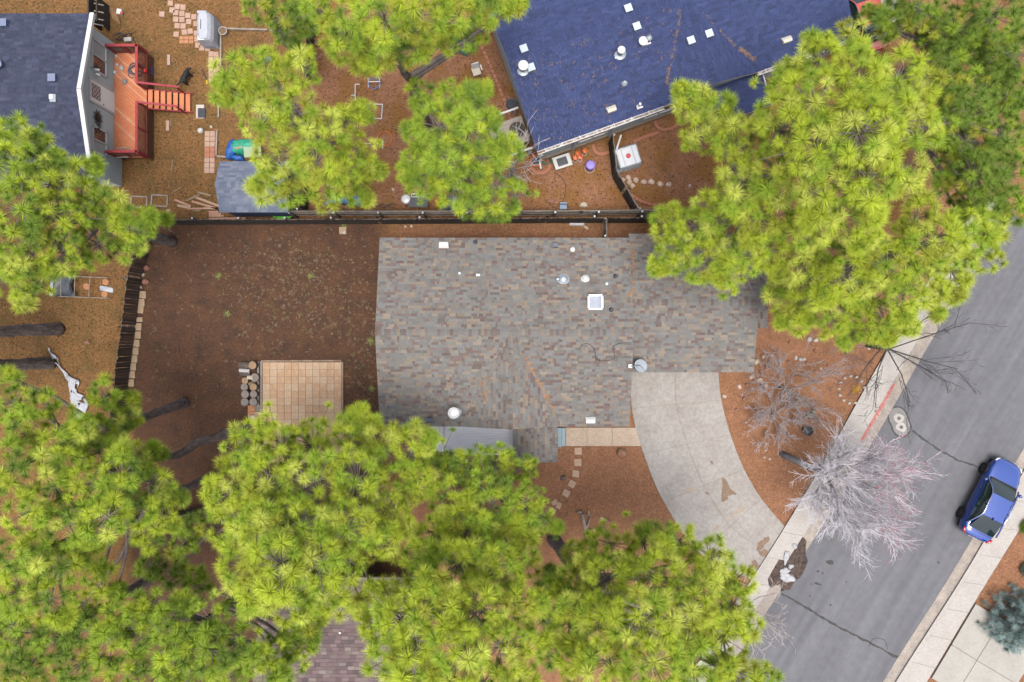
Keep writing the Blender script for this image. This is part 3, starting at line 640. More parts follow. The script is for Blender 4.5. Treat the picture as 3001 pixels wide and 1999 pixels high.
for i in range(2):
    a = W(1640 + 12 * i, 1250, .3); MB().box((a.x, W(0, 1282, .3).y, (.32 - .15 * i) / 2), (.2, 1.02 - .05 * i, .32 - .15 * i)).build('step', pblue, porch, bevel=.006)
ry = pb.y + .05
MB().beam((pa.x, ry, 1.35), (pb.x - .05, ry, 1.35), .14, .05).build('hand_rail', white, porch)
MB().beam((pa.x, ry, .65), (pb.x - .05, ry, .65), .05, .08).build('bottom_rail', white, porch)
nb = 30; bal = MB().box((pa.x + .1, ry, 1.0), (.04, .04, .66)).build('baluster', white, porch)
for i in range(1, nb): o = bal.copy(); C.objects.link(o); o.location = bal.location + Vector(((pb.x - pa.x - .2) * i / nb, 0, 0))
for xx in (px0 + .2, px1 - .2): MB().box((xx, py0 + .25, 1.0), (.12, .12, 2.0)).build('porch_post', white, house)
# ---------------------------------------------------------------- blue-roofed neighbour house
PAL2 = ([(0.0170, 0.0256, 0.0746), (0.0193, 0.0288, 0.0822), (0.0153, 0.0230, 0.0670), (0.0216, 0.0313, 0.0853)], [4, 4, 2, 2])
zE2, zR2 = 3.0, 4.25; O2 = W(1574, 444, zE2); an = R(19.8); U2 = Vector((math.cos(an), math.sin(an), 0)); V2 = Vector((-math.sin(an), math.cos(an), 0))
f2 = lambda u, v, z: Vector((O2.x, O2.y, 0)) + U2 * u + V2 * v + Z3 * z
h2 = thing('house', 'long house with dark blue shingle roof and pale grey walls', 'house', f2(8, 4, 0))
L2, D2, uc, hw2 = 16.6, 8.7, 9.0, 2.5; vm = D2 / 2; zc2 = zR2 - .04
pl2 = [([f2(0, D2, zE2), f2(L2, D2, zE2), f2(L2, vm, zR2), f2(0, vm, zR2)], U2),
       ([f2(0, 0, zE2), f2(uc - hw2, 0, zE2), f2(uc, vm, zR2), f2(0, vm, zR2)], U2), ([f2(uc + hw2, 0, zE2), f2(L2, 0, zE2), f2(L2, vm, zR2), f2(uc, vm, zR2)], U2),
       ([f2(uc - hw2, 0, zE2), f2(uc, -.1, zc2), f2(uc, vm, zR2)], V2), ([f2(uc + hw2, 0, zE2), f2(uc, -.1, zc2), f2(uc, vm, zR2)], V2),
       ([f2(8.6, -1.6, 2.3), f2(11.9, -1.6, 2.3), f2(11.9, .3, 2.55), f2(8.6, .3, 2.55)], U2)]
dk2 = roof(h2, pl2, PAL2, .15, (.24, .32, .45), 300, 'blue', white, .14, .16)
s2 = (zR2 - zE2) / vm; ridge_caps(dk2, f2(0, vm, zR2), f2(L2, vm, zR2), (V2 - Z3 * s2).normalized(), (-V2 - Z3 * s2).normalized(), PAL2, .16)
c2 = (zc2 - zE2) / hw2; ridge_caps(dk2, f2(uc, -.1, zc2), f2(uc, vm - .4, zR2), (U2 - Z3 * c2).normalized(), (-U2 - Z3 * c2).normalized(), PAL2, .13)
wall2 = PM('pale_grey_siding', (.36, .40, .41), (.42, .46, .47), scale=3, rough=.75)
gable_wall(h2, f2, .3, L2 - .3, .13, D2 - .4, zE2 - .1, zR2 - .25, wall2)
MB().add([f2(uc - hw2 + .1, .12, zE2 - .1), f2(uc + hw2 - .1, .12, zE2 - .1), f2(uc, .12, zc2 - .2), f2(uc, 1.5, zc2 - .2)], [(0, 1, 2), (1, 3, 2), (0, 2, 3)]).build('gable_wall', wall2, h2)
MB().beam(f2(.3, .115, .3), f2(L2 - .05 - .3, .115, .3), .03, .55).build('skirting', PM('rust_skirting', (.3, .17, .09), (.42, .3, .2), scale=3), h2)
for u, w in ((3.1, 1.5), (1.75, 0), (6.7, 1.6), (14.0, 1.4)):
    if w: window(h2, f2(u, .13, 1.9), U2, Z3, w, 1.0, True, white, [PM('curtain_red', (.25, .09, .09), (.33, .14, .13), scale=4) if u < 4 else glassd], -V2, .12)
for u in (2.05, 4.1): MB().beam(f2(u, .12, .7), f2(u, .12, 2.9), .03, .38, -V2).build('corner_board', PM('white_panel', (.62, .66, .72), rough=.6), h2)
for a, b_ in ((0, uc - hw2 + .1), (uc + hw2, L2)):
    g = MB(); g.beam(f2(a, -.02, zE2 - .07), f2(b_, -.02, zE2 - .07), .03, .12); g.beam(f2(a, -.16, zE2 - .045), f2(b_, -.16, zE2 - .045), .03, .13); g.beam(f2(a, -.09, zE2 - .12), f2(b_, -.09, zE2 - .12), .13, .02)
    for k in range(int((b_ - a) / .9)): g.beam(f2(a + .4 + .9 * k, -.18, zE2 + .022), f2(a + .4 + .9 * k, .02, zE2 + .022), .035, .015)
    gu = g.build('gutter', white, h2)
    needle_litter(h2, [(f2(random.uniform(a, b_), -.09, zE2 - .06), Z3, U2) for _ in range(int(22 * (b_ - a)))], PM('gutter_needles', (.09, .05, .025), (.3, .14, .06), scale=12), ln=(.06, .12))
MB().tube([f2(.15, -.1, zE2 - .1), f2(.2, -.16, zE2 - .35), f2(.25, .05, zE2 - .6), f2(.25, .05, .6), f2(.2, -.3, .45)], .05, 8).build('downspout', white, h2)
MB().beam(f2(11.93, -1.6, 2.27), f2(11.93, .15, 2.5), .05, .14).build('fascia', white, h2); MB().box(f2(11.6, -1.4, 1.1), (.1, .1, 2.2)).build('porch_post', white, h2); MB().box(f2(8.9, -1.4, 1.1), (.1, .1, 2.2)).build('porch_post', white, h2)
def on2(px, py):
    z = 3.5
    for _ in range(5):
        p = W(px, py, z); d = Vector((p.x - O2.x, p.y - O2.y, 0)); u, v = d.dot(U2), d.dot(V2); z = zE2 + min(v, D2 - v) * s2
        if v < vm and abs(u - uc) < hw2: z = max(z, zc2 - abs(u - uc) * c2)
    return W(px, py, z)
for px_, py_ in ((1535, 146), (1556, 201), (1840, 28), (1865, 81), (2023, 122), (2076, 102)):
    q = on2(px_, py_); o = MB().box(q + Z3 * .05, (.32, .32, .24), an).build('box_vent', metal, h2, bevel=.02); MB().box(q + Z3 * .18, (.35, .35, .03), an).build('vent_lid', PM('pale_lid', (.62, .70, .76), rough=.4), o)
q = on2(1533, 205); pipe(h2, q, .14, .55, metal, 'chimney_flue', cap=whitem, capr=1.7, base=metal)
q = on2(1817, 158); pipe(h2, q, .14, .45, metal, 'chimney_flue', cap=whitem, capr=1.3, base=metal); MB().box(on2(1815, 167) + Z3 * .02, (.45, .08, .1), an).build('storm_strip', whitem, h2)
q = on2(1883, 125); pipe(h2, q, .18, .18, metal, cap=whitem, capr=1.2); pipe(h2, on2(1900, 117), .1, .2, metal, cap=metal); MB().box(on2(1894, 131) + Z3 * .02, (.45, .08, .1), an).build('storm_strip', whitem, h2)
pipe(h2, on2(1830, 244), .07, .15, metal, base=metal); q = on2(1872, 312); pipe(h2, q, .06, .4, whitem, base=whitem); MB().box(on2(1875, 317) + Z3 * .03, (.3, .07, .1), an).build('storm_strip', whitem, h2)
curved_vent(h2, on2(1791, 321), an, PM('cream_metal', (.72, .68, .58), rough=.5), .5, .3, -1); curved_vent(h2, on2(2304, 118), an, PM('cream_metal', (.72, .68, .58)), .5, .3, -1)
pts = []
for _ in range(130):
    u, v = random.uniform(.3, 8.6) ** 1, random.uniform(.2, 4.0); pts.append((f2(u, v, zE2 + v * s2), Vector((0, 0, 1)) - V2 * s2, U2)) if abs(u - uc) > hw2 * (1 - v / vm) else None
for a, b_, c_ in (((2055, 41), (2165, 145), 40), ((2165, 140), (2210, 175), 60), ((1994, 49), (1957, 249), 50), ((1960, 200), (1955, 245), 30)):
    for _ in range(c_): t_ = random.random(); pts.append((on2(a[0] + (b_[0] - a[0]) * t_ + random.gauss(0, 2), a[1] + (b_[1] - a[1]) * t_ + random.gauss(0, 2)), Z3, U2))
needle_litter(h2, pts, PM('roof_needles', (.2, .125, .085), (.3, .19, .12), scale=8), ln=(.06, .15), w=.009)
# ---------------------------------------------------------------- left neighbour with deck
PAL3 = ([(0.0178, 0.0224, 0.0436), (0.0218, 0.0264, 0.0502), (0.0277, 0.0323, 0.0581), (0.0158, 0.0198, 0.0396)], [3, 4, 2, 2])
zE3, zR3 = 3.25, 4.3; xw = W(333, 0, .8).x; xr = xw + .33; yr3 = W(0, 262, zR3).y; hd = W(0, 40, zE3).y - yr3; x03 = -36
h3 = thing('house', 'house with slate blue roof, grey gable wall and white trimmed windows', 'house', (xw - 7, yr3, 0))
pl3 = [([(x03, yr3 + hd, zE3), (xr, yr3 + hd, zE3), (xr, yr3, zR3), (x03, yr3, zR3)], X3), ([(x03, yr3 - hd, zE3), (xr, yr3 - hd, zE3), (xr, yr3, zR3), (x03, yr3, zR3)], X3)]
dk3 = roof(h3, pl3, PAL3, .16, (.2, .3, .42), 300, 'left', eavem, .15)
s3 = (zR3 - zE3) / hd; ridge_caps(dk3, (x03, yr3, zR3), (xr, yr3, zR3), Vector((0, 1, -s3)).normalized(), Vector((0, -1, -s3)).normalized(), PAL3, .17)
wall3 = PM('sage_grey_siding', (.68, .75, .75), (.76, .83, .83), scale=2.5, rough=.8, stretch=(1, .5, 6))
gable_wall(h3, fw_, x03 + .3, xw, yr3 - hd + .4, yr3 + hd - .4, zE3 - .1, zR3 - .2, wall3)
for sg in (1, -1): MB().beam((xr + .02, yr3 + sg * .0, zR3 + .0), (xr + .02, yr3 + sg * hd, zE3 + .0), .17, .2, Vector((1, 0, 0))).build('rake_board', white, h3)
def wall3y(py, z): return (999.5 - py) * (HC - z) / F
window(h3, (xw, (wall3y(150, 2.6) + wall3y(190, 1.6)) / 2 + .0, 2.15), Y3, Z3, 1.5, 1.2, True, white, [glassd, blind], X3, .09)
window(h3, (xw, wall3y(415, 2.1), 2.1), Y3, Z3, 1.25, 1.15, True, white, [blind, glassd], X3, .09)
yd = wall3y(281, 1.9)
o = MB().box((xw + .025, yd, 1.85), (.05, 1.0, 2.1)).build('door', PM('door_cream', (1.5, 1.47, 1.38), rough=.6), h3)
fr3 = MB(); fr3.box((xw + .035, yd, 2.97), (.07, 1.24, .12)); fr3.box((xw + .035, yd - .56, 1.86), (.07, .1, 2.12)); fr3.box((xw + .035, yd + .56, 1.86), (.07, .1, 2.12)); fr3.build('door_frame', white, h3)
MB().box((xw + .053, yd, 2.45), (.012, .72, .75)).build('pane', glassd, o)
lt = MB()
for k in range(-3, 4):
    for sg in (1, -1):
        a = Vector((xw + .064, yd + k * .24 - sg * .36, 2.09)); b_ = Vector((xw + .064, yd + k * .24 + sg * .36, 2.81))
        lo, hi = yd - .35, yd + .35
        ts = sorted([(lo - a.y) / (b_.y - a.y), (hi - a.y) / (b_.y - a.y)]); t0, t1 = max(0, ts[0]), min(1, ts[1])
        if t1 > t0 + .05: lt.beam(a.lerp(b_, t0), a.lerp(b_, t1), .03, .012, X3)
lt.build('lattice_grille', white, o)
MB().tube([(xw + .06, yd - .42, 1.85), (xw + .1, yd - .42, 1.85)], .035, 8).build('handle', metal, o)
lamp = MB(); lamp.box((xw + .05, wall3y(208, 2.6), 2.6), (.1, .08, .1)); lamp.tube([(xw + .08, wall3y(203, 2.6), 2.6), (xw + .25, wall3y(203, 2.6), 2.5)], .06, 8); lamp.tube([(xw + .08, wall3y(215, 2.6), 2.55), (xw + .25, wall3y(217, 2.6), 2.45)], .06, 8); lamp.build('wall_lamp', whitem, h3)
sn = thing('sun_ornament', 'dark metal sunburst ornament hanging on the grey gable wall', 'ornament', (xw, wall3y(346, 2.3), 2.3))
mb = MB(); cc = Vector((xw + .06, wall3y(346, 2.3), 2.3)); mb.tube([cc - X3 * .06, cc + X3 * .05], .13, 14); dm = PM('dark_iron', (.025, .022, .02), (.05, .045, .04), scale=10, rough=.6); mb.build('disc', dm, sn)
for k in range(18): th = 2 * math.pi * k / 18; r = .42 if k % 2 else .34; MB().beam(cc + Vector((0, math.cos(th), math.sin(th))) * .1, cc + Vector((0, math.cos(th), math.sin(th))) * r, .045, .012, X3).build('ray', dm, sn)
MB().tube([(xw + .1, wall3y(383, 2.2) - .15 + .1 * k, 2.4 - .25 * (k % 2)) for k in range(5)], .03, 6).build('hose_hook', PM('dark_green', (.02, .06, .045), rough=.6), h3)
for px_, py_ in ((15, 70), (158, 231)):
    z = 3.8; q = W(px_, py_, z); z = zE3 + min(yr3 + hd - q.y, q.y - yr3 + hd) * s3; q = W(px_, py_, z); o = MB().box(q + Z3 * .06, (.33, .33, .24)).build('box_vent', PM('slate_metal', (.12, .15, .24), rough=.5), h3, bevel=.02); MB().box(q + Z3 * .19, (.36, .36, .02)).build('vent_lid', PM('slate_lid', (.16, .19, .29), rough=.4), o)
q = W(160, 290, 4.1); o = MB().box(q + Z3 * .02, (.3, .38, .3)).build('box_vent', metal, h3, bevel=.03); MB().box(q + Vector((-.06, .05, .18)), (.18, .22, .02)).build('vent_lid', whitem, o); pipe(h3, W(2, 192, 4.0), .15, .2, PM('slate_metal', (.12, .15, .24)), cap=PM('slate_lid', (.16, .19, .29)))
# deck
dk = thing('deck', 'raised wooden deck with red railings and lattice beside grey house', 'deck', W(380, 310))
zD = .8; dx0, dx1 = xw + .02, W(430, 0, zD).x; dy0, dy1 = W(0, 461, zD).y, W(0, 152, zD).y
deckm = PM('deck_wood', (.68, .21, .09), (.82, .29, .14), scale=1.2, rough=.75, bump=.1, fine=.3); deckm2 = PM('deck_wood_pale', (.75, .3, .16), (.88, .42, .25), scale=1.2, rough=.75, fine=.3)
redw = PM('red_stain', (.26, .025, .035), (.36, .04, .05), scale=4, rough=.6); brownl = PM('lattice_brown', (.12, .055, .035), (.2, .09, .055), scale=6, rough=.8)
rect = [(dx0, dy0), (dx1, dy0), (dx1, dy1), (dx0, dy1)]; ang = R(-42); du = Vector((math.cos(ang), math.sin(ang))); dv = Vector((-du.y, du.x))
P2 = [(Vector(p).dot(du), Vector(p).dot(dv)) for p in rect]; v0, v1 = min(p[1] for p in P2), max(p[1] for p in P2); k = v0
while k < v1:
    q = clip_rect(P2, -99, 99, k + .006, k + .14)
    if q: MB().prism([du * a + dv * b_ for a, b_ in q], zD - .035, zD + random.uniform(-.002, .002)).build('board', deckm if random.random() < .75 else deckm2, dk)
    k += .146
fr_ = MB(); fr_.box(((dx0 + dx1) / 2, (dy0 + dy1) / 2, zD - .12), (dx1 - dx0 - .04, dy1 - dy0 - .04, .16)); fr_.build('frame', brownl, dk)
for xx in (dx0 + .15, dx1 - .1):
    for yy in np.linspace(dy0 + .1, dy1 - .1, 4): MB().box((xx, yy, .36), (.1, .1, .72)).build('leg', brownl, dk)
def lattice(a, b, z0, z1, m, sp=.13):
    a, b = Vector(a), Vector(b); L = (b - a).length; d = (b - a) / L; nrm = Vector((-d.y, d.x, 0)); mb = MB(); h = z1 - z0
    k = -h
    while k < L:
        for sg in (1, -1):
            s0, s1 = max(0, -k), min(h, L - k)
            if s1 - s0 > .03:
                u0_, u1_ = (k + s0, k + s1) if sg > 0 else (L - k - s0, L - k - s1)
                mb.beam(a + d * u0_ + Z3 * (z0 + s0) + nrm * .012 * sg, a + d * u1_ + Z3 * (z0 + s1) + nrm * .012 * sg, .035, .012, nrm)
        k += sp
    o = mb.build('lattice', m, dk); o['kind'] = 'stuff'
ys1, ys0 = W(0, 262, zD).y, W(0, 315, zD).y; zt = zD + .95
for a, b_ in (((dx0 + .1, dy1 - .05), (dx1, dy1 - .05)), ((dx0 + .1, dy0 + .05), (dx1, dy0 + .05)), ((dx1 - .03, dy1), (dx1 - .03, ys1)), ((dx1 - .03, ys0), (dx1 - .03, dy0))):
    MB().beam((*a, zt), (*b_, zt), .13, .045).build('hand_rail', redw, dk); lattice((*a, 0), (*b_, 0), zD + .06, zt - .05, brownl); MB().beam((*a, zD + .05), (*b_, zD + .05), .05, .07).build('bottom_rail', redw, dk)
    if a[0] == b_[0]: lattice((*a, 0), (*b_, 0), .05, zD - .2, brownl)
    for t_ in (0, .5, 1): p = Vector(a).lerp(Vector(b_), t_); MB().box((p.x, p.y, (zt - .03 + zD) / 2), (.1, .1, zt - zD - .03)).build('post', redw, dk)
nst = 7
for i in range(nst):
    z = zD - .1 - i * .095; xx = dx1 + .14 + i * .285; MB().box((xx, (ys0 + ys1) / 2, z), (.24, ys1 - ys0, .035)).build('tread', deckm, dk, bevel=.004)
for yy in (ys0 - .03, ys1 + .03):
    MB().beam((dx1, yy, zD - .16), (dx1 + 2.1, yy, .06), .04, .18).build('stringer', redw, dk); MB().beam((dx1 - .05, yy, zt), (dx1 + 1.75, yy, zt - .68), .1, .045).build('hand_rail', redw, dk)
    for xx, zz in ((dx1 + 1.65, zt - .66),): MB().box((xx, yy, zz / 2), (.08, .08, zz)).build('post', redw, dk)
# shed
shed = thing('shed', 'small blue shed with pale blue grey shingle roof', 'shed', W(742, 560))
zs, zsr = 2.0, 2.55; sx0, sx1 = W(643, 0, zs).x, W(845, 0, zs).x; sy0, sy1 = W(0, 622, zs).y, W(0, 473, zs).y; sm_ = (sy0 + sy1) / 2
PAL4 = ([(0.0720, 0.0864, 0.1240), (0.0840, 0.0976, 0.1360), (0.0624, 0.0760, 0.1120), (0.1000, 0.1104, 0.1440)], [3, 3, 2, 1.5])
dk4 = roof(shed, [([(sx0, sy0, zs), (sx1, sy0, zs), (sx1, sm_, zsr), (sx0, sm_, zsr)], X3), ([(sx0, sy1, zs), (sx1, sy1, zs), (sx1, sm_, zsr), (sx0, sm_, zsr)], X3)], PAL4, .14, (.3, .32), 300, 'shed', eavem, .08, .08)
shedw = PM('shed_blue', (.045, .065, .15), (.06, .085, .18), scale=3, rough=.7); gable_wall(shed, fw_, sx0 + .1, sx1 - .12, sy0 + .12, sy1 - .12, zs - .04, zsr - .12, shedw)
ridge_caps(dk4, (sx0, sm_, zsr), (sx1, sm_, zsr), Vector((0, 1, -.3)).normalized(), Vector((0, -1, -.3)).normalized(), PAL4, .15, .2)
MB().beam((sx1 - .1, sy0 + .1, zs - .05), (sx1 - .1, sm_, zsr - .1), .05, .1).build('trim', white, shed)
# brown roofed house at the bottom
h4 = thing('house', 'house with brown and mauve tab shingle roof under the pines', 'house', (-8.6, -18, 0))
PAL5 = ([(0.0920, 0.0638, 0.0646), (0.1120, 0.0808, 0.0799), (0.1320, 0.1062, 0.0978), (0.0720, 0.0527, 0.0561)], [3, 3, 2, 2])
y40, y4r, y41 = -11.7, -17.0, -21.5
dk5 = roof(h4, [([(-12.4, y40, 2.7), (-4.6, y40, 2.7), (-4.6, y4r, 4.0), (-12.4, y4r, 4.0)], X3), ([(-12.4, y41, 2.7), (-4.6, y41, 2.7), (-4.6, y4r, 4.0), (-12.4, y4r, 4.0)], X3)], PAL5, .17, (.3, .3, .34), 300, 'brown', PM('brown_fascia', (.2, .13, .12), (.26, .17, .15), scale=4), .2)
gable_wall(h4, fw_, -12.1, -4.9, y41 + .4, y40 - 1.0, 2.6, 3.8, siding)
pipe(h4, W(1000, 1848, 3.1), .05, .3, whitem, base=metal)
# ---------------------------------------------------------------- fences
fdark = PM('dark_fence_wood', (.030, .024, .020), (.055, .042, .034), scale=3, rough=.9, bump=.4, stretch=(6, 6, 1), fine=.4)
fgrey = PM('grey_rail_wood', (.13, .105, .09), (.25, .21, .175), scale=3, rough=.9, bump=.3, fine=.4)
fbrown = [PM('fence_brown%d' % i, c, tuple(k * 1.7 for k in c), scale=2.5, rough=.9, bump=.5, stretch=(8, 8, 1), fine=.5) for i, c in enumerate(((.075, .042, .03), (.05, .031, .025), (.095, .052, .036), (.062, .045, .038)))]
def fence(label, pts, h, side, mats, railm, name='fence', rails=(.25, .8, 1.35), pw=.14, gap=.012, jit=.03, capped=True):
    """pts px line on the ground; side +1/-1 which side of the line the pickets stand"""
    P = [W(*p) for p in pts]; root = thing(name, label, 'fence', P[0]); mi = {}
    for a, b in zip(P, P[1:]):
        d = (b - a); L = d.length; d = d / L; nrm = Vector((-d.y, d.x, 0)) * side; ang = math.atan2(d.y, d.x)
        for i in range(int(L / (pw + gap))):
            m = random.choice(mats); key = (m.name, random.choice((0, 1, 2)))
            if key not in mi:
                hh = h + (key[1] - 1) * jit; o = MB().hexa([(-pw / 2, -.01, .03), (pw / 2, -.01, .03), (pw / 2, .01, .03), (-pw / 2, .01, .03)], [(-pw / 2, -.01, hh - .02 * key[1]), (pw / 2, -.01, hh), (pw / 2, .01, hh), (-pw / 2, .01, hh - .02 * key[1])]).build('picket', m, None, (0, 0, 0)); mi[key] = o
            else: o = mi[key].copy(); C.objects.link(o)
            o.parent = root; o.location = a + d * ((i + .5) * (pw + gap)) + nrm * .035 - root.location; o.rotation_euler = (random.gauss(0, .012), random.gauss(0, .008), ang + random.gauss(0, .03))
        for z in rails: MB().beam(a - nrm * .0 + Z3 * z, b - nrm * .0 + Z3 * z, .04, .09).build('rail', railm, root)
        n = max(1, round(L / 2.4))
        for i in range(n + 1):
            p = a.lerp(b, i / n) - nrm * .07; MB().box((p.x, p.y, (h - .08) / 2), (.09, .09, h - .08), ang).build('post', railm, root)
            if capped: MB().box((p.x, p.y, h - .06), (.085, .085, .04), ang).build('post_cap', metal, root)
    return root
fence('dark wooden picket fence along the bare back yard, facing the house', [(468, 657), (1120, 655), (1600, 652), (2000, 651)], 1.5, -1, [fdark], fgrey, jit=.008, rails=(.3, 1.3))
fence('dark rail fence running just behind the back yard fence', [(872, 634), (1500, 634), (1990, 630)], 1.55, 1, [fdark], fgrey, rails=(.25, .75, 1.2, 1.5), jit=.012)
fence('brown weathered board fence beside the row of tan edging blocks', [(447, 700), (414, 820), (398, 960), (378, 1110), (356, 1290), (330, 1500)], 1.5, 1, fbrown, fgrey, jit=.03)
fence('dark plank fence between the shed and the hoop garden', [(925, 20), (922, 130), (918, 240)], 1.6, 1, [fdark, fbrown[1]], fdark)
fence('short dark plank fence beside the blue shed wall', [(906, 548), (900, 628)], 1.6, 1, [fdark, fbrown[1]], fdark)
fence('dark fence from the blue roofed house to the rail fence', [(1785, 418), (1796, 520), (1825, 570), (1858, 628)], 1.5, -1, [fdark], fgrey, rails=(.25, .75, 1.2, 1.48))
fence('short dark fence closing the gap by the garage', [(1768, 652), (1768, 702)], 1.4, 1, [fdark], fgrey)
fence('low rail fence under the pines at the far side of back yard', [(330, 1515), (600, 1490)], 1.4, 1, [fdark], fgrey, rails=(.3, .8, 1.35))
# ---------------------------------------------------------------- small things helpers
terra = PM('terracotta', (.45, .19, .09), (.55, .27, .14), scale=4, rough=.85, bump=.2); brickm = PM('brick_red', (.33, .13, .08), (.45, .2, .13), scale=4, rough=.9, bump=.3, fine=.3)
tanb = PM('tan_block', (.34, .23, .145), (.45, .33, .22), scale=4, rough=.9, bump=.4, fine=.4); palep = PM('pink_paver', (.42, .26, .19), (.52, .36, .28), scale=3, rough=.9, bump=.3, fine=.4)
plasticw = PM('white_plastic', (.75, .76, .78), rough=.4, spec=.5); orangep = PM('orange_plastic', (.75, .12, .02), (.85, .2, .03), scale=3, rough=.4); purple = PM('purple_plastic', (.13, .06, .42), (.22, .14, .6), scale=2, rough=.4)
bluet = PM('blue_tarp', (.02, .09, .36), (.05, .2, .6), scale=5, rough=.45, bump=.6); greent = PM('green_tarp', (.02, .24, .14), (.06, .45, .28), scale=5, rough=.45, bump=.6)
stonem = PM('stone_pinkish', (.55, .38, .29), (.8, .62, .5), scale=5, rough=.9, bump=.5, fine=.3); stoneg = PM('stone_grey', (.45, .41, .38), (.7, .65, .6), scale=6, rough=.9, bump=.5, fine=.3); stoner = PM('stone_red', (.2, .09, .06), (.34, .17, .12), scale=6, rough=.9, bump=.5, fine=.3)
stonec = PM('stone_cream', (.6, .5, .38), (.74, .66, .54), scale=6, rough=.9, bump=.4, fine=.3)
rawwood = PM('raw_wood', (.42, .26, .17), (.55, .38, .27), scale=3, rough=.85, stretch=(1, 6, 1), fine=.3); paleredw = PM('pink_wood', (.45, .23, .16), (.58, .34, .25), scale=3, rough=.85, fine=.3)
def B(name, px, py, w, h, z0, z1, mat, label, cat, rz=0, group=None, bevel=.01, kind=None):
    c = W(px, py, z0); return single(name, MB().box((c.x, c.y, (z0 + z1) / 2), (M(w, z0), M(h, z0), z1 - z0), R(rz)), mat, label, cat, c, group, kind, bevel=bevel)
def rock(px, py, r, mat, label, group=None, asp=1.0, hk=.55, seed=None, cat='rock', z=0, rz=0, name='rock'):
    c = W(px, py, z); rr = M(r, z); o = single(name, MB().blob(c, (rr, rr * asp, rr * hk * 1.6), seed or int(px * 7 + py), .16, 12, .12), mat, label, cat, c, group, smooth=False); o.rotation_euler = (0, 0, rz); return o
# back yard: edging blocks, stones
g = 'tan blocks along the brown fence'
for i, (x, y) in enumerate([(420, 864), (416, 887), (413, 908), (410, 937), (407, 958), (405, 982), (401, 1006), (398, 1029), (395, 1052), (391, 1075), (388, 1098), (385, 1122)]):
    B('edging_block', x, y, 20, 21 if i != 3 else 14, 0, .1, tanb, 'square tan concrete block in the row along the brown fence', 'block', random.uniform(-6, 2), g, .008)
for i, (x, y, r, m, l) in enumerate([(430, 785, 10, stoner, 'rough reddish stone at the end of the tan block row'), (416, 806, 9, stonec, 'pale flat stone leaning by the brown fence end'), (428, 826, 11, stoner, 'flat red stone lying near the tan block row'), (408, 841, 9, stonec, 'pale upright stone just before the tan block row')]): rock(x, y, r, m, l, None, .8)
# log pile
bark = PM('bark', (.075, .06, .052), (.17, .13, .11), scale=5, rough=.95, bump=1.0, stretch=(1, 1, .35), fine=.5); cut = PM('cut_wood', (.26, .16, .085), (.36, .24, .14), scale=6, rough=.85, bump=.3, fine=.4)
endg = PM('grey_cut_wood', (.17, .145, .13), (.27, .23, .2), scale=6, rough=.9, bump=.3, fine=.4); birch = PM('birch_bark', (.55, .5, .5), (.66, .6, .58), scale=8, rough=.8)
def log_up(x, y, r, h, endm, z=0, label='round firewood log standing on end beside the patio'):
    c = W(x, y, z); rr = M(r); t = thing('firewood_log', label, 'log', c, 'firewood beside the patio'); MB().lathe([(rr * 1.04, 0), (rr, h * .5), (rr * 1.02, h), (rr * .8, h)], c, 14).build('bark', bark, t)
    MB().lathe([(rr * .9, h - .02), (rr * .9, h + .006), (.001, h + .008)], c, 14).build('cut_end', endm, t)
for x, y, r, h, e in ((748, 1070, 12, .42, cut), (725, 1115, 10, .35, cut), (722, 1133, 11, .3, endg), (725, 1154, 12, .35, endg), (723, 1177, 12, .3, endg), (750, 1133, 11, .4, cut), (750, 1154, 11, .36, endg), (748, 1177, 12, .3, endg), (752, 1106, 13, .3, endg)): log_up(x, y, r, h, e)
for x, y, l, r, m, lab, z in ((722, 1070, 34, 9, bark, 'long grey log lying at the end of the firewood stack', 0), (719, 1086, 30, 5.5, birch, 'white barked log lying on the firewood stack', .12), (721, 1096, 30, 6, bark, 'thin brown log lying below the white barked log', 0), (741, 1124, 18, 6, cut, 'short split brown wedge lying on the firewood', 0), (736, 1106, 16, 6, stonec, 'pale split kindling piece lying on the firewood', .2)):
    c = W(x, y, z); rr = M(r); a = R(random.uniform(-5, 5)); d = Vector((math.cos(a), math.sin(a), 0)) * M(l) / 2; single('firewood_log', MB().tube([c - d + Z3 * rr, c + Z3 * rr * 1.05, c + d + Z3 * rr], [rr, rr * 1.04, rr * .97], 10), m, lab, 'log', c, 'firewood beside the patio')
for x, y, w, h, m, l in ((737, 1196, 20, 17, terra, 'orange paver against grey timber at the firewood end'), (757, 1196, 19, 17, endg, 'grey paver at the firewood end of the patio'), (737, 1210, 20, 10, terra, 'half orange paver beside the stacked white stones'), (756, 1217, 20, 22, tanb, 'brown stained paver beside the patio and white stones'), (731, 1222, 8, 14, palep, 'small pink brick beside the white stones')): B('paver', x, y, w, h, 0, .05, m, l, 'paver')
for x, y, l in ((741, 1222, 'squarish white stone on the orange pavers by the patio'), (735, 1238, 'leftmost white stone of the row of three by the patio'), (750, 1234, 'white stone in the middle of the row of three'), (763, 1232, 'white stone touching the patio pavers')): rock(x, y, 8, stonec, l.replace('leftmost white stone of', 'pinkish white stone in'), 'white stones by the patio', .9, .5)
B('paver', 1005, 676, 21, 21, 0, .05, tanb, 'square tan paver lying alone near the back fence', 'paver', 2); rock(1010, 682, 5, stoneg, 'small grey stone resting on the lone square paver', None, 1, .5, z=.045)
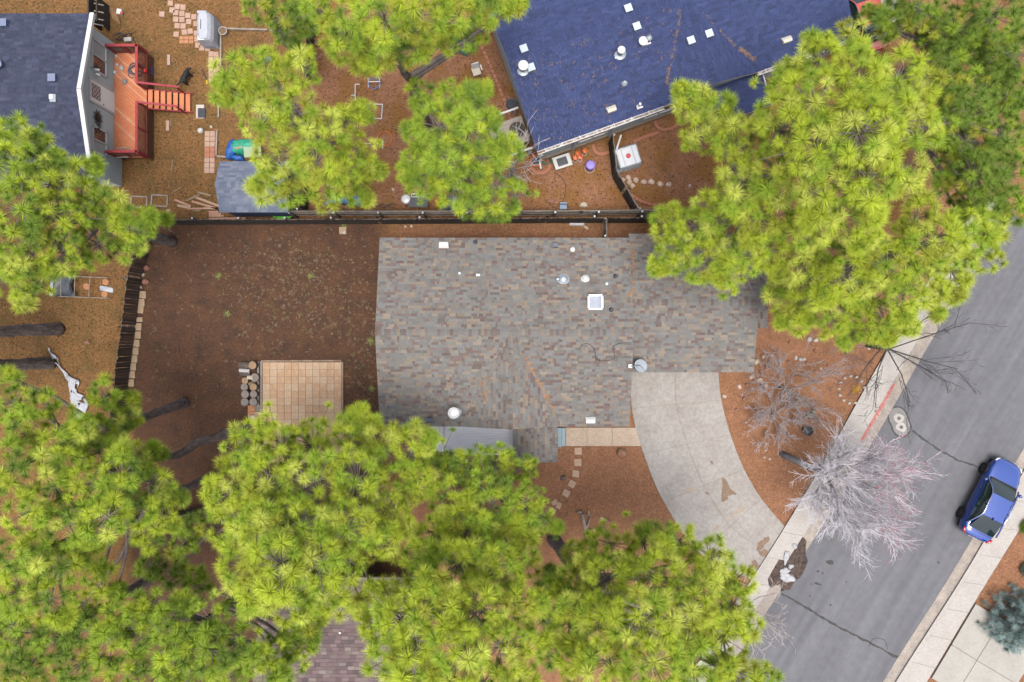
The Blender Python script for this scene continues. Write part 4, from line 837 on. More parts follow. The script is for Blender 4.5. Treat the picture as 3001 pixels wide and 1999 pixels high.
# grass clumps in the back yard
V = []; Fc = []; cols = []
def clump(p, n, h, c, sp):
    for _ in range(n):
        th = random.uniform(0, 6.28); d = Vector((math.cos(th), math.sin(th), 0)); s = Vector((-d.y, d.x, 0)); b = p + d * random.uniform(0, sp * .5); o = len(V); l = random.uniform(.5, 1) * sp
        V.extend([b - s * .008, b + s * .008, b + d * l + Z3 * h * random.uniform(.3, 1)]); Fc.append((o, o + 1, o + 2)); j = random.uniform(.75, 1.25); cols.extend([(c[0] * j, c[1] * j, c[2] * j, 1)] * 3)
for _ in range(1000):
    x, y = random.gauss(860, 120), random.gauss(840, 100)
    if random.random() < .25: x, y = random.uniform(430, 1100), random.uniform(680, 1200)
    if random.random() < .12: x, y = random.uniform(1015, 1105), random.uniform(900, 1200)
    if not (430 < x < 1100 and 668 < y < 1480) or (700 < x < 1010 and y > 1045): continue
    c = random.choice(((0.1581, 0.1265, 0.0738), (0.1897, 0.1528, 0.1001), (0.1159, 0.1054, 0.0474), (0.1581, 0.1159, 0.0790), (0.0790, 0.0790, 0.0263))); clump(W(x, y, .003), random.randint(5, 12), .05, c, random.uniform(.05, .16))
for x, y in ((640, 808), (666, 920), (911, 808), (1010, 660), (1085, 1000), (1090, 1140)): clump(W(x, y, .003), 40, .1, (.17, .22, .06), .22)
for _ in range(260): clump(W(random.uniform(0, 360), random.uniform(880, 1120), .003), 5, .03, (.09, .1, .03), .1)
npmesh('dry_grass', np.array([tuple(v) for v in V]), np.array(Fc), attr_mat('grass_blades', 'col', .9, .2), loc=(0, 0, 0), cols=np.array(cols), kind='stuff')
# loose litter on the ground
V = []; Fc = []; cols = []
for _ in range(5200):
    zone = random.random()
    if zone < .45: x, y = random.uniform(0, 880), random.uniform(0, 640)
    elif zone < .65: x, y = random.uniform(0, 400), random.uniform(640, 1200)
    elif zone < .82: x, y = random.uniform(880, 2000), random.uniform(150, 640)
    else: x, y = random.uniform(1560, 2600), random.uniform(960, 1600)
    p = W(x, y, .004); th = random.uniform(0, 6.28); d = Vector((math.cos(th), math.sin(th), 0)); s = Vector((-d.y, d.x, 0)); l = random.uniform(.06, .16); o = len(V); w = .014
    V.extend([p - s * w / 2, p + s * w / 2, p + d * l + s * w / 2 + Z3 * .012, p + d * l - s * w / 2 + Z3 * .012]); Fc.append((o + 3, o + 2, o + 1, o)[::-1]); c = random.choice(((0.2244, 0.1056, 0.0330), (0.1320, 0.0594, 0.0231), (0.2772, 0.1650, 0.0660), (0.0396, 0.0231, 0.0132), (0.1650, 0.0858, 0.0297))); cols.extend([(*c, 1)] * 4)
npmesh('needle_litter', np.array([tuple(v) for v in V]), np.array(Fc), attr_mat('litter_blades', 'col', .95), loc=(0, 0, 0), cols=np.array(cols), kind='stuff')
# ---------------------------------------------------------------- left yard: bed frame with plastic, pavers, torn tarp
fr = thing('garden_rack', 'low pipe frame with black plastic stretched over one end', 'frame', W(240, 837))
zf = .35
for a, b_ in (((160, 808), (318, 814)), ((156, 868), (322, 874)), ((180, 808), (178, 868)), ((220, 808), (218, 868)), ((264, 812), (260, 870))): MB().tube([W(*a, zf), W(*b_, zf)], .022, 7).build('pipe', greyt, fr)
for a in ((162, 808), (158, 868), (316, 814), (320, 874)): MB().tube([W(*a, 0), W(*a, zf)], .022, 7).build('leg', greyt, fr)
blkp = PM('black_plastic', (.02, .025, .032), (.05, .06, .07), scale=6, rough=.3, bump=.8, spec=.6); lav = PM('lavender_plastic', (.42, .44, .55), (.5, .52, .62), scale=3, rough=.4)
mb = MB(); G = 12
for i in range(G + 1):
    for j in range(G + 1):
        s_, t_ = i / G, j / G; x = 158 + 64 * s_; xx = x - 14 * math.sin(math.pi * t_) * (s_ > .9); y = 807 + 62 * t_; z = zf + .03 - .22 * math.sin(math.pi * t_) ** .6 * math.sin(math.pi * min(1, .2 + s_ * .8)) + .02 * math.sin(9 * s_ + 7 * t_) + random.uniform(-.01, .01); mb.v.append(W(xx, y, z))
mb.f = [(i * (G + 1) + j, i * (G + 1) + j + 1, (i + 1) * (G + 1) + j + 1, (i + 1) * (G + 1) + j) for i in range(G) for j in range(G)]
mb.build('plastic_sheet', blkp, fr, smooth=True); MB().beam(W(155, 800, zf + .02), W(149, 866, zf + .02), .17, .05).build('edge_strip', lav, fr, bevel=.01)
for x, y, l in ((311, 827, 'terracotta hexagon paver beside the white rag, toward the fence corner'), (308, 863, 'terracotta hexagon paver at the frame foot below the white rag'), (255, 840, 'terracotta hexagon paver inside the pipe frame'), (214, 834, 'terracotta paver half under the black plastic')):
    c = W(x, y); single('paver', MB().prism([c + Vector((math.cos(R(a)) * .19, math.sin(R(a)) * .19, 0)) for a in (20, 85, 140, 200, 265, 320)], 0, .06), terra, l, 'paver', c, bevel=.005)
def drape(name, outline_rows, mat, label, cat, loc, hfun, group=None, holes=0):
    rh = random.Random(12)
    mb = MB(); n = len(outline_rows[0])
    for i, r in enumerate(outline_rows):
        for j, (x, y) in enumerate(r): mb.v.append(W(x, y, hfun(i, j)))
    mb.f = [(i * n + j, i * n + j + 1, (i + 1) * n + j + 1, (i + 1) * n + j) for i in range(len(outline_rows) - 1) for j in range(n - 1) if not (holes and rh.random() < holes)]
    o = single(name, mb, mat, label, cat, loc, group, smooth=True, sub=1); s_ = o.modifiers.new('s', 'SOLIDIFY'); s_.thickness = .012; return o
whitet = PM('white_tarp', (.34, .35, .39), (.62, .62, .67), scale=4, rough=.5, bump=.4)
rows = []
for t_, (xa, xb, y) in enumerate(((142, 145, 1022), (150, 172, 1045), (172, 178, 1072), (188, 205, 1100), (196, 238, 1118), (200, 228, 1140), (204, 248, 1160), (208, 257, 1180), (216, 248, 1205), (222, 240, 1226))): rows += [[(xa + (xb - xa) * k / 7 + random.uniform(-5, 5), y + dy + random.uniform(-5, 5)) for k in range(8)] for dy in (0, 9)]
drape('torn_tarp', rows, whitet, 'torn white tarp draped on the litter near the tree trunks', 'tarp', W(190, 1110), lambda i, j: .03 + abs(random.gauss(0, .05)) + .12 * math.sin(i * 1.3 + j * 2) ** 2, holes=.14)
drape('white_rag', [[(292 + 10 * i, 836 + 5 * j + 2 * i + random.uniform(-1, 1)) for j in range(4)] for i in range(5)], whitet, 'small crumpled white rag lying between two hexagon pavers', 'rag', W(310, 846), lambda i, j: .03 + random.uniform(0, .04))
rock(257, 1003, 8, stoner, 'dark lone stone on the needle litter left of the fence', None, .9, .5)
# ---------------------------------------------------------------- north west yard
ph = thing('path', None, None, W(620, 300), kind='structure')
def pave(root, px, py, w, h, m, rz=0): c = W(px, py); MB().box((c.x, c.y, .02), (M(w) - .012, M(h) - .012, .035), R(rz)).build('paver', m, root, bevel=.004)
for j in range(6): pave(ph, 619, 158 + 15.5 * j, 15, 15, palep, 2); pave(ph, 634, 160 + 15.5 * j, 15, 15, palep, 2)
for j in range(8):
    m = brickm if j in (3, 4) else palep; pave(ph, 608 - .2 * j, 392 + 15.5 * j, 15, 15, m); pave(ph, 623.5 - .2 * j, 392 + 15.5 * j, 15, 15, m)
for i, (x, y) in enumerate([(516, 38), (516, 57), (534, 40), (534, 58), (551, 46), (520, 76), (537, 77), (554, 64), (569, 50), (541, 95), (558, 92), (575, 70), (517, 101), (576, 98), (578, 115), (580, 133), (592, 141), (609, 143), (520, 20), (500, 10), (537, 22), (505, 30), (475, 42)]): pave(ph, x, y, 16, 16, palep, random.uniform(-6, 6))
for i in range(3):
    for j in range(2): pave(ph, 533 + 14 * i, 112 + 11 * j, 13.5, 10.5, terra)
# covered grill
gr = thing('barbecue', 'barbecue under a pale grey fitted cover on the paver path', 'barbecue', W(622, 102)); covm = PM('grill_cover', (.42, .44, .50), (.55, .57, .63), scale=3, rough=.6, bump=.5)
mb = MB(); rws = [(.0, 1.0, 1.02), (.35, 1.0, 1.0), (.75, .97, .95), (.95, .78, .92), (1.08, .5, .85)]
gx, gy = M(50) / 2, M(88) / 2; c = W(620, 100)
for z, kx, ky in rws:
    for j in range(24):
        th = 2 * math.pi * j / 24; cx, sx_ = math.cos(th), math.sin(th); x = gx * kx * (abs(cx) ** .45) * (1 if cx > 0 else -1); y = gy * ky * (abs(sx_) ** .35) * (1 if sx_ > 0 else -1); mb.v.append(c + Vector((x + (.04 * math.sin(5 * th) if z < .1 else 0), y + (.04 * math.cos(4 * th) if z < .1 else 0), z)))
mb.f = [(24 * i + j, 24 * i + (j + 1) % 24, 24 * i + 24 + (j + 1) % 24, 24 * i + 24 + j) for i in range(4) for j in range(24)] + [tuple(96 + j for j in range(24))]
mb.build('cover', covm, gr, smooth=False); MB().tube([c + Vector((.18, .4, .97)), c + Vector((.2, 0, 1.02)), c + Vector((.18, -.45, .97))], .02, 6).build('cover_seam', blackm, gr); MB().box(c + Vector((-.12, -.62, .98)), (.36, .26, .12)).build('side_shelf', plasticw, gr, bevel=.02); MB().box(c + Vector((-.12, .76, .9)), (.5, .14, .08)).build('side_shelf', covm, gr, bevel=.02); MB().tube([c + Vector((-.1, .3, 1.08)), c + Vector((-.12, -.2, 1.08))], .02, 6).build('cover_seam', blackm, gr); MB().box(c + Vector((-.12, -.48, 1.03)), (.3, .07, .06)).build('handle', blackm, gr)
def pot(px, py, r, h, mat, label, soil=True, cat='pot', group=None, z=0):
    t = thing('plant_pot', label, cat, W(px, py, z), group); rr = M(r); c = W(px, py, z)
    mb = MB(); o = 0; prof = [(rr * .75, 0), (rr * .97, h * .9), (rr * 1.04, h * .9), (rr * 1.04, h), (rr * .88, h), (rr * .82, h * .7)]; mb.lathe(prof, c, 20); mb.f = mb.f[:-1]; mb.build('rim_and_wall', mat, t)
    MB().lathe([(rr * .84, h * .72), (rr * .84, h * .74), (.001, h * .76)], c, 16).build('soil', PM('pot_soil', (.12, .075, .045), (.2, .13, .08), scale=12) if soil else blackm, t); return t
pot(660, 98, 12, .35, PM('cream_clay', (.5, .42, .36), (.6, .5, .44), scale=4), 'pale clay pot of dry soil beside the covered barbecue'); pot(932, 128, 10.5, .28, terra, 'terracotta pot of soil near the dark fence, alone'); pot(951, 95, 9, .35, orangep, 'bright orange bucket pot under the pine by dark fence', False)
# raised bed frame timber
for a, b_, l in (((648, 84), (785, 88), 'long grey timber edging on the barbecue end of garden bed'), ((790, 88), (880, 95), 'grey timber edging running up to the dark plank fence'), ((648, 88), (647, 200), 'upright timber edging along the paver path by the clay pot'), ((640, 240), (641, 345), 'brown timber edging between path and pine, middle length'), ((636, 382), (634, 455), 'pale timber edging beside the red pavers'), ((636, 458), (690, 463), 'short timber edging meeting the shed corner')): single('edging_timber', MB().beam(W(*a, .06), W(*b_, .06), .09, .12), greyt, l, 'timber', W(*a), 'timbers edging the garden bed', bevel=.008)
# loose boards stack near the shed
gb = 'loose boards by the shed'
for i, (x0, y0, x1, y1, w) in enumerate(((512, 585, 560, 605, 6), (520, 602, 558, 610, 7), (547, 588, 585, 571, 5), (562, 590, 640, 612, 6), (568, 576, 642, 604, 7), (580, 563, 620, 574, 5), (550, 612, 600, 611, 5), (598, 610, 640, 611, 6), (565, 618, 590, 617, 3), (487, 617, 500, 616, 7), (483, 630, 500, 631, 7))): single('board', MB().beam(W(x0, y0, .03 + .02 * (i % 4)), W(x1, y1, .03 + .02 * (i % 4)), M(w), .035), (paleredw, rawwood, timber)[i % 3 if i < 9 else 0], 'loose offcut board in the scattered wood heap by the shed', 'board', W(x0, y0), gb)
for i in range(3): single('board', MB().beam(W(612, 621 + 6 * i, .03), W(640 + 8 * i, 621 + 6 * i, .03), M(5.5), .03), paleredw, 'pink board in the neat row beside the shed', 'board', W(612, 621 + 6 * i), 'row of pink boards by the shed')
single('board', MB().beam(W(612, 642, .03), W(720, 640, .03), .13, .035), paleredw, 'long pink board lying along the fence under shed eave', 'board', W(612, 642))
for x, y in ((408, 592), (468, 588)):
    mb = MB(); a = [(x - 23, y - 17), (x + 23, y - 15), (x + 22, y + 17), (x - 24, y + 15)]
    for i in range(4): mb.beam(W(*a[i], .03), W(*a[(i + 1) % 4], .03), .07, .05)
    single('raised_bed', mb, greyt, 'empty grey wooden frame lying on litter below the deck, ' + ('nearer the grey house' if x < 450 else 'nearer the boards'), 'frame', W(x, y))
for i, (x0, y0, x1, y1) in enumerate(((355, 558, 380, 559), (502, 566, 532, 548), (503, 503, 505, 470), (500, 370, 498, 352))): single('stick', MB().beam(W(x0, y0, .02), W(x1, y1, .02), .05, .03), timber, ('thin stick at the house corner below the deck', 'bent thin stick between deck and loose boards', 'thin timber by the deck corner post', 'short timber by the deck lattice')[i], 'stick', W(x0, y0))
B('door_mat', 591, 331, 22, 28, .08, .095, blackm, 'dark mat on the pale slab at the deck stairs', 'mat', 0); B('slab', 588, 328, 24, 40, 0, .08, PM('pale_slab', (.55, .47, .4), (.65, .58, .5), scale=4), 'pale concrete slab at the foot of the deck stairs', 'slab')
for x, y, l in ((497, 178, 'pale narrow block behind the upper deck lattice'), (494, 370, 'pale narrow block behind the lower deck lattice')): B('block', x, y, 9, 30, 0, .12, palep, l, 'block')
rock(588, 383, 9, PM('plastic_bag', (.6, .58, .56), (.7, .7, .7), scale=9, rough=.3), 'crumpled clear plastic bag lying by the paver path', None, .9, .5, cat='bag', name='plastic_bag'); rock(619, 372, 4, stonec, 'tiny pale stone between the two runs of path')
tl = thing('tool', 'black pole with yellow grip lying near the black dog', 'pole', W(610, 220)); MB().tube([W(592, 203, .03), W(607, 238, .03)], .03, 6).build('pole', blackm, tl); MB().tube([W(606, 236, .05), W(608, 246, .05)], .05, 8).build('grip', PM('yellow_plastic', (.8, .6, .02), rough=.4), tl)
# things on and around the deck
hz = zD + .002
hm = PM('grey_hose', (.09, .10, .13), rough=.5); pts = []
for k in range(90): a = k * .42; r = 20 - 6 * math.sin(k * .17); pts.append(W(398 + r * math.cos(a) * (1 + .2 * math.sin(k)), 205 + r * .8 * math.sin(a) + 4 * math.sin(k * .5), hz + .02 + .0006 * k))
single('garden_hose', MB().tube(smoothline([tuple(p) for p in pts], 3), .018, 6), hm, 'tangled dark grey hose heaped on the deck boards', 'hose', W(398, 205, hz))
single('red_ball', MB().blob(W(428, 210, hz), (.14, .14, .14), 3, 0, 16, 1), PM('red_plastic', (.75, .02, .02), rough=.35), 'bright red ball against the deck railing', 'ball', W(428, 210, hz), smooth=True)
B('blue_crate', 442, 212, 18, 26, .0, .3, PM('crate_blue', (.05, .16, .55), rough=.4), 'blue plastic crate under the red deck railing', 'crate')
for i, (x, y, r, m, l) in enumerate(((337, 212, 5, plasticw, 'white bag lying on deck boards by the window'), (344, 190, 4, plasticw, 'small white cup on the deck below the window'), (357, 200, 7, stoneg, 'pale crumpled cloth heap on the deck'), (366, 240, 8, greyt, 'grey hand tool lying on the deck boards'), (342, 165, 4, plasticw, 'white jar at the railing corner of deck'))): rock(x, y, r, m, l, None, 1.2, .6, z=hz - .004, cat='clutter', name='deck_clutter')
mb = MB(); a = [(338, 436), (376, 433), (377, 460), (340, 462)]
for i in range(4): mb.beam(W(*a[i], hz + .03), W(*a[(i + 1) % 4], hz + .03), .05, .05)
sf = single('window_screen', mb, PM('screen_metal', (.4, .38, .36), rough=.5), 'metal window screen frame lying on deck boards by the railing', 'frame', W(355, 448, hz))
# wires heap at the house corner and stove door
pts = [W(365 + 25 * math.cos(k * .7) * (1 + .3 * math.sin(k)), 108 + 12 * math.sin(k * .9), .05 + .02 * (k % 3)) for k in range(26)]
single('wire_heap', MB().tube(smoothline([tuple(p) for p in pts], 3), .015, 5), blackm, 'loose black wire heap by the grey house wall', 'wire', W(365, 108)); B('tin_box', 378, 118, 22, 12, 0, .15, stoneg, 'grey tin box beside the black wire heap', 'box', 5)
B('white_box', 354, 38, 14, 15, 0, .2, PM('box_white', (.75, .72, .7), rough=.6), 'white carton with red print on the litter', 'box', -10); MB().box(W(355, 38, .203) , (.13, .13, .004)).build('print', PM('print_red', (.6, .08, .05)), bpy.data.objects['white_box'])
st = thing('wooden_rack', 'dark wooden rack standing beside the grey house corner', 'rack', W(296, 40))
for x in (278, 302): MB().box(W(x, 40, .6), (.07, 1.3, 1.2)).build('side', fdark, st)
for y in (10, 32, 54, 70): MB().beam(W(276, y, 1.1), W(304, y + 6, 1.1), .06, .05).build('slat', fgrey, st)
rug = PM('brown_cloth', (.17, .09, .035), (.24, .13, .06), scale=3); drape('brown_cloth', [[(312 + 9 * i + 4 * j, 12 + 11 * j + 6 * i) for j in range(5)] for i in range(4)], rug, 'brown cloth sheet dropped on litter beside the rack', 'cloth', W(330, 35), lambda i, j: .03 + random.uniform(0, .06))
# tarps by the shed
gtp = thing('tarp_heap', 'heap of green and blue tarps with boards beside the shed', 'tarp', W(710, 440))
MB().blob(W(716, 432), (M(44), M(22), .45), 31, .3, 20, .1).build('green_sheet', greent, gtp, smooth=True); MB().blob(W(682, 440), (M(16), M(30), .4), 32, .4, 18, .1).build('blue_sheet', bluet, gtp, smooth=True); MB().blob(W(700, 465), (M(20), M(9), .3), 35, .3, 16, .1).build('blue_sheet', bluet, gtp, smooth=True)
MB().box(W(740, 445, .48), (M(50), M(30), .05), R(4)).build('board', PM('pale_green_board', (.33, .45, .28), (.4, .5, .34), scale=4), gtp, bevel=.01); MB().box(W(699, 433, .46), (M(22), M(5), .05), R(8)).build('board', rawwood, gtp)
for i, (x, y, rx_, ry_, l) in enumerate(((797, 178, 14, 9, 'scrap of blue tarp showing through the upper pine crown'), (703, 282, 10, 12, 'scrap of light blue tarp under the leaning pine'), (868, 118, 12, 8, 'dark bin bag against the plank fence'))): single('tarp_scrap', MB().blob(W(x, y), (M(rx_), M(ry_), .3), 60 + i, .35, 16, .1), bluet if i < 2 else blkp, l, 'tarp', W(x, y), smooth=True)
gtub = thing('green_tub', 'bright green plastic tub behind the shed by the fence', 'tub', W(831, 632)); MB().lathe([(.4, 0), (.48, .22), (.52, .22), (.52, .25), (.46, .25), (.4, .1)], W(831, 632), 24, 1, .55).build('shell', PM('lime_plastic', (.12, .6, .02), rough=.4), gtub)
# tarp by the rail fence, table, buckets etc
bt = thing('tarp_heap', 'crumpled blue and grey tarp lying along the rail fence', 'tarp', W(1018, 590))
MB().blob(W(1035, 588), (M(40), M(18), .4), 71, .35, 22, .1).build('blue_sheet', bluet, bt, smooth=True); MB().blob(W(972, 596), (M(20), M(11), .25), 72, .3, 18, .1).build('blue_sheet', bluet, bt, smooth=True); MB().blob(W(975, 577), (M(18), M(13), .22), 73, .3, 18, .1).build('grey_sheet', PM('grey_tarp', (.35, .37, .4), (.5, .52, .55), scale=5, rough=.5, bump=.5), bt, smooth=True)
tb = thing('folding_table', 'dark topped folding table with white legs by the rail fence', 'table', W(1228, 590)); zt_ = .72
MB().hexa([W(1206, 572, zt_), W(1256, 574, zt_), W(1251, 608, zt_), W(1196, 606, zt_)], [W(1206, 572, zt_ + .04), W(1256, 574, zt_ + .04), W(1251, 608, zt_ + .04), W(1196, 606, zt_ + .04)]).build('table_top', PM('table_dark', (.045, .05, .065), (.06, .066, .08), scale=8, rough=.6), tb)
for x, y in ((1212, 570), (1250, 572), (1246, 606), (1202, 604)): MB().tube([W(x, y, 0), W(x, y, zt_)], .025, 7).build('leg', whitem, tb)
for x in (1217, 1250):
    mb = MB(); a = [(x - 11, 568), (x + 10, 568), (x + 10, 577), (x - 11, 577)]
    for i in range(4): mb.tube([W(*a[i], .78), W(*a[(i + 1) % 4], .78)], .02, 6)
    mb.build('end_frame', whitem, tb)
bk = thing('bucket', 'grey bucket with white lid beside the dark table', 'bucket', W(1191, 588)); MB().lathe([(.2, 0), (.26, .4), (.27, .4)], W(1193, 588), 20).build('pail', PM('pail_grey', (.35, .34, .35), rough=.5), bk); MB().lathe([(.2, .4), (.2, .43), (.05, .46)], W(1193, 588), 18).build('lid', plasticw, bk)
og = thing('garden_ornament', 'bright orange figure shaped ornament beside the dark table', 'ornament', W(1283, 600)); MB().blob(W(1283, 600), (.16, .2, .3), 5, .15, 14, .3).build('body', orangep, og, smooth=True); MB().blob(W(1281, 590, .28), (.13, .14, .2), 6, .05, 14, .5).build('head', orangep, og, smooth=True)
for dx in (-7, 7): MB().tube([W(1283, 600, .22), W(1283 + dx, 606, .12)], .05, 7).build('arm', orangep, og)
cv = PM('navy_cover', (.03, .04, .065), (.05, .06, .09), scale=4, rough=.6)
pc = thing('patio_cover_panels', 'dark navy corrugated panels leaning by the rail fence', 'panel', W(1340, 595))
for i in range(7): MB().box(W(1299 + 11.8 * i + (10 if i > 2 else 0), 596, .35), (M(11), M(44), .05)).build('panel', cv, pc)
MB().box(W(1331, 597, .36), (M(9), M(40), .06)).build('strip', PM('steel_strip', (.25, .29, .36), rough=.5), pc); MB().box(W(1340, 596, .16), (M(85), M(36), .32)).build('crate', cv, pc)
bc = thing('blue_chair', 'small pale blue plastic chair by the rail fence', 'chair', W(1651, 600)); bcm = PM('pale_blue_plastic', (.25, .36, .5), rough=.5)
MB().box(W(1651, 604, .3), (.36, .34, .05)).build('seat', bcm, bc); MB().box(W(1651, 597, .5), (.36, .05, .4)).build('backrest', bcm, bc)
for x in (1643, 1659):
    for y in (597, 611): MB().box(W(x, y, .14), (.05, .05, .28)).build('leg', bcm, bc)
rock(1710, 601, 13, stonec, 'pale flat tree stump stone by the rail fence', None, .6, .4); rock(1615, 590, 14, stoner, 'dark flat stone near the pale blue chair', None, .5, .3); rock(1152, 556, 5, stonec, 'small cream stone on the dirt by the hoop garden')
for i, (x, y) in enumerate(((1120, 600), (1135, 605), (1150, 598))): single('branch', MB().tube([W(x - 14, y + 4, .05), W(x, y - 3, .1), W(x + 14, y + 2, .06)], [.04, .035, .02], 6), bark, 'bent dead branch in the small heap by the rail fence', 'branch', W(x, y), 'dead branches by the rail fence')
drape('metal_scrap', [[(1668 + 9 * i, 652 + 3 * j + random.uniform(-1, 1)) for j in range(4)] for i in range(6)], PM('dull_tin', (.3, .3, .33), (.5, .5, .52), scale=7, rough=.4), 'bent grey tin scrap dropped between the back fence and the house', 'scrap', W(1690, 657), lambda i, j: .03 + .05 * (j % 2) + random.uniform(0, .03)); drape('cardboard_scrap', [[(1712 + 4 * i, 660 + 4 * j + 2 * i) for j in range(3)] for i in range(4)], PM('cardboard', (.5, .38, .28), (.62, .5, .4), scale=5), 'torn pale cardboard scrap beside the bent tin', 'scrap', W(1718, 668), lambda i, j: .03 + random.uniform(0, .06))
for x, y, l in ((1188, 664, 'grey stone on the dirt between back fence and roof eave'), (1206, 663, 'yellowish stone on the dirt between back fence and roof eave')): rock(x, y, 4, stonem if x < 1200 else stonec, l)
# agility hoops and pipe frames
pv = lambda mb, pts, z=.03, r=.028: mb.tube([W(x, y, z) for x, y in pts], r, 7)
mb = MB(); a = [(1079, 304), (1121, 306), (1118, 348), (1077, 346)]
for i in range(4): pv(mb, [a[i], a[(i + 1) % 4]])
single('pipe_square', mb, plasticw, 'square of white plastic pipe lying on the brown dirt', 'pipe frame', W(1100, 326))
sw = thing('hoop_jump', 'blue hoop standing in a white pipe frame on dirt', 'hoop', W(1096, 242)); mb = MB(); mb.torus(W(1096, 244, .35), M(15.5), .022); mb.build('hoop', PM('hoop_blue', (.05, .2, .5), rough=.4), sw)
for x in (1080, 1113): MB().tube([W(x, 228, .04), W(x, 256, .04)], .03, 7).build('foot', plasticw, sw); MB().tube([W(x, 240, .04), W(x, 239, .6)], .026, 7).build('upright', plasticw, sw); MB().tube([W(x, 240, .05), W(x - 5, 224, .5)], .022, 7).build('strut', plasticw, sw)
MB().tube([W(1080, 240, .36), W(1113, 239, .36)], .026, 7).build('crossbar', plasticw, sw)
oh = thing('hoop', 'orange hoop on the dirt half under the pine crown', 'hoop', W(1128, 406)); MB().torus(W(1128, 406, .03), M(21), .024).build('ring', orangep, oh)
wp = thing('weave_poles', 'long white plastic pipe with side stubs beside the pine', 'pipe frame', W(1041, 300)); MB().tube([W(1041, 246, .04), W(1041, 392, .04)], .028, 7).build('base_pipe', plasticw, wp)
for y, d in ((247, 13), (279, -12), (319, 13), (350, -12), (391, 13)): MB().tube([W(1041, y, .04), W(1041 + d, y, .04)], .024, 7).build('stub', plasticw, wp)
lp = thing('pipe_ladder', 'short white pipe ladder lying beside the orange hoop', 'pipe frame', W(1095, 422)); MB().tube([W(1070, 421, .03), W(1123, 423, .03)], .024, 7).build('rail', plasticw, lp); MB().tube([W(1122, 412, .03), W(1121, 436, .03)], .024, 7).build('end_bar', plasticw, lp)
# beside the blue roofed house
be = thing('brick_edging', 'line of red bricks edging the bed along the blue roofed house', 'edging', W(1420, 150))
for i in range(26):
    t_ = i / 25; x, y = 1388 + 135 * t_ + 8 * math.sin(t_ * 3), 85 + 345 * t_; c = W(x, y, .04); MB().box(c, (.24, .15, .08), R(-68 + random.uniform(-6, 6))).build('brick', brickm, be, bevel=.006)
def bricks_arc(label, pts, n):
    L = [W(p.x, p.y, .04) for p in smoothline(pts, 8)]; r = thing('brick_edging', label, 'edging', W(*pts[0])); M1 = None
    for i in range(n):
        p = polyat(L, (i + .5) / n); d = polyat(L, min(1, (i + .9) / n)) - polyat(L, max(0, (i + .1) / n))
        if M1 is None: M1 = MB().box((0, 0, 0), (.225, .16, .08)).build('brick', brickm, None, (0, 0, 0), bevel=.006); o = M1
        else: o = M1.copy(); C.objects.link(o)
        o.parent = r; o.location = p - r.location + Z3 * random.uniform(-.008, .008); o.rotation_euler = (0, 0, math.atan2(d.y, d.x) + random.uniform(-.1, .1))
bricks_arc('curved red brick edging in front of the pale grey wall', [(1920, 352), (1925, 370), (1945, 380), (1970, 375), (1988, 362)], 9); bricks_arc('straight red brick edging behind the white water tank', [(1855, 416), (1885, 403), (1930, 388)], 7)
bricks_arc('curved red brick edging below the pinkish stones', [(1850, 570), (1870, 585), (1905, 598), (1950, 600)], 8); bricks_arc('half ring of red bricks beside the fence gate', [(1738, 425), (1745, 445), (1765, 452), (1783, 445)], 7); bricks_arc('red brick half ring around the orange pot', [(1556, 490), (1572, 506), (1595, 505), (1610, 490), (1605, 475)], 10)
pot(1570, 476, 17, .4, orangep, 'large orange tub of dark water below the white downspout', False, 'tub')
hc = MB()
for k in range(4): hc.torus(W(1602, 465, .2 + .05 * k), .28 - .02 * (k % 2), .022, tilt=Matrix.Rotation(R(25), 3, 'X'))
hc.torus(W(1602, 465, .03), .3, .025)
single('hose_coil', hc, PM('green_hose', (.02, .14, .09), rough=.5), 'coiled green garden hose by the pale grey wall', 'hose', W(1602, 465))
cr = thing('pet_crate', 'grey and cream plastic pet crate with dark opening on top', 'pet crate', W(1648, 473)); ca = R(18)
MB().box(W(1648, 474, .16), (.9, .62, .3), ca).build('tub', PM('crate_olive', (.3, .29, .24), rough=.5), cr, bevel=.08); MB().box(W(1648, 473, .33), (.96, .68, .08), ca).build('rim', PM('crate_cream', (.7, .69, .66), rough=.45), cr, bevel=.035); MB().box(W(1648, 473, .385), (.55, .42, .05), ca).build('lid', PM('crate_lid', (.05, .055, .065), rough=.35), cr, bevel=.03)
for x, y in ((1685, 466), (1699, 464), (1692, 454), (1713, 446)):
    t = thing('bucket', 'small bright orange bucket in the cluster beside the pet crate', 'bucket', W(x, y), 'orange buckets by the pet crate'); MB().lathe([(.11, 0), (.13, .3), (.14, .3), (.14, .33), (.11, .33), (.1, .2)], W(x, y), 16).build('pail', orangep, t); MB().torus(W(x, y + 5, .2), .1, .008, 16, 5).build('handle', plasticw, t)
t = thing('bucket', 'purple bucket with lilac lid standing on the dirt', 'bucket', W(1728, 488)); MB().lathe([(.2, 0), (.235, .42), (.245, .42), (.245, .46)], W(1728, 490), 20).build('pail', purple, t); MB().lathe([(.2, .46), (.2, .49), (.02, .5)], W(1728, 490), 20).build('lid', PM('lilac_plastic', (.35, .26, .75), rough=.4), t); MB().torus(W(1728, 493, .3), .25, .01, 20, 5).build('handle', plasticw, t)
pts = [(1625, 505), (1645, 520), (1657, 540), (1658, 560), (1652, 585)]; single('cable', MB().tube([W(p.x, p.y, .02) for p in smoothline(pts, 6)], .015, 5), blackm, 'thin dark cable running over the dirt to the chair', 'cable', W(1625, 505))
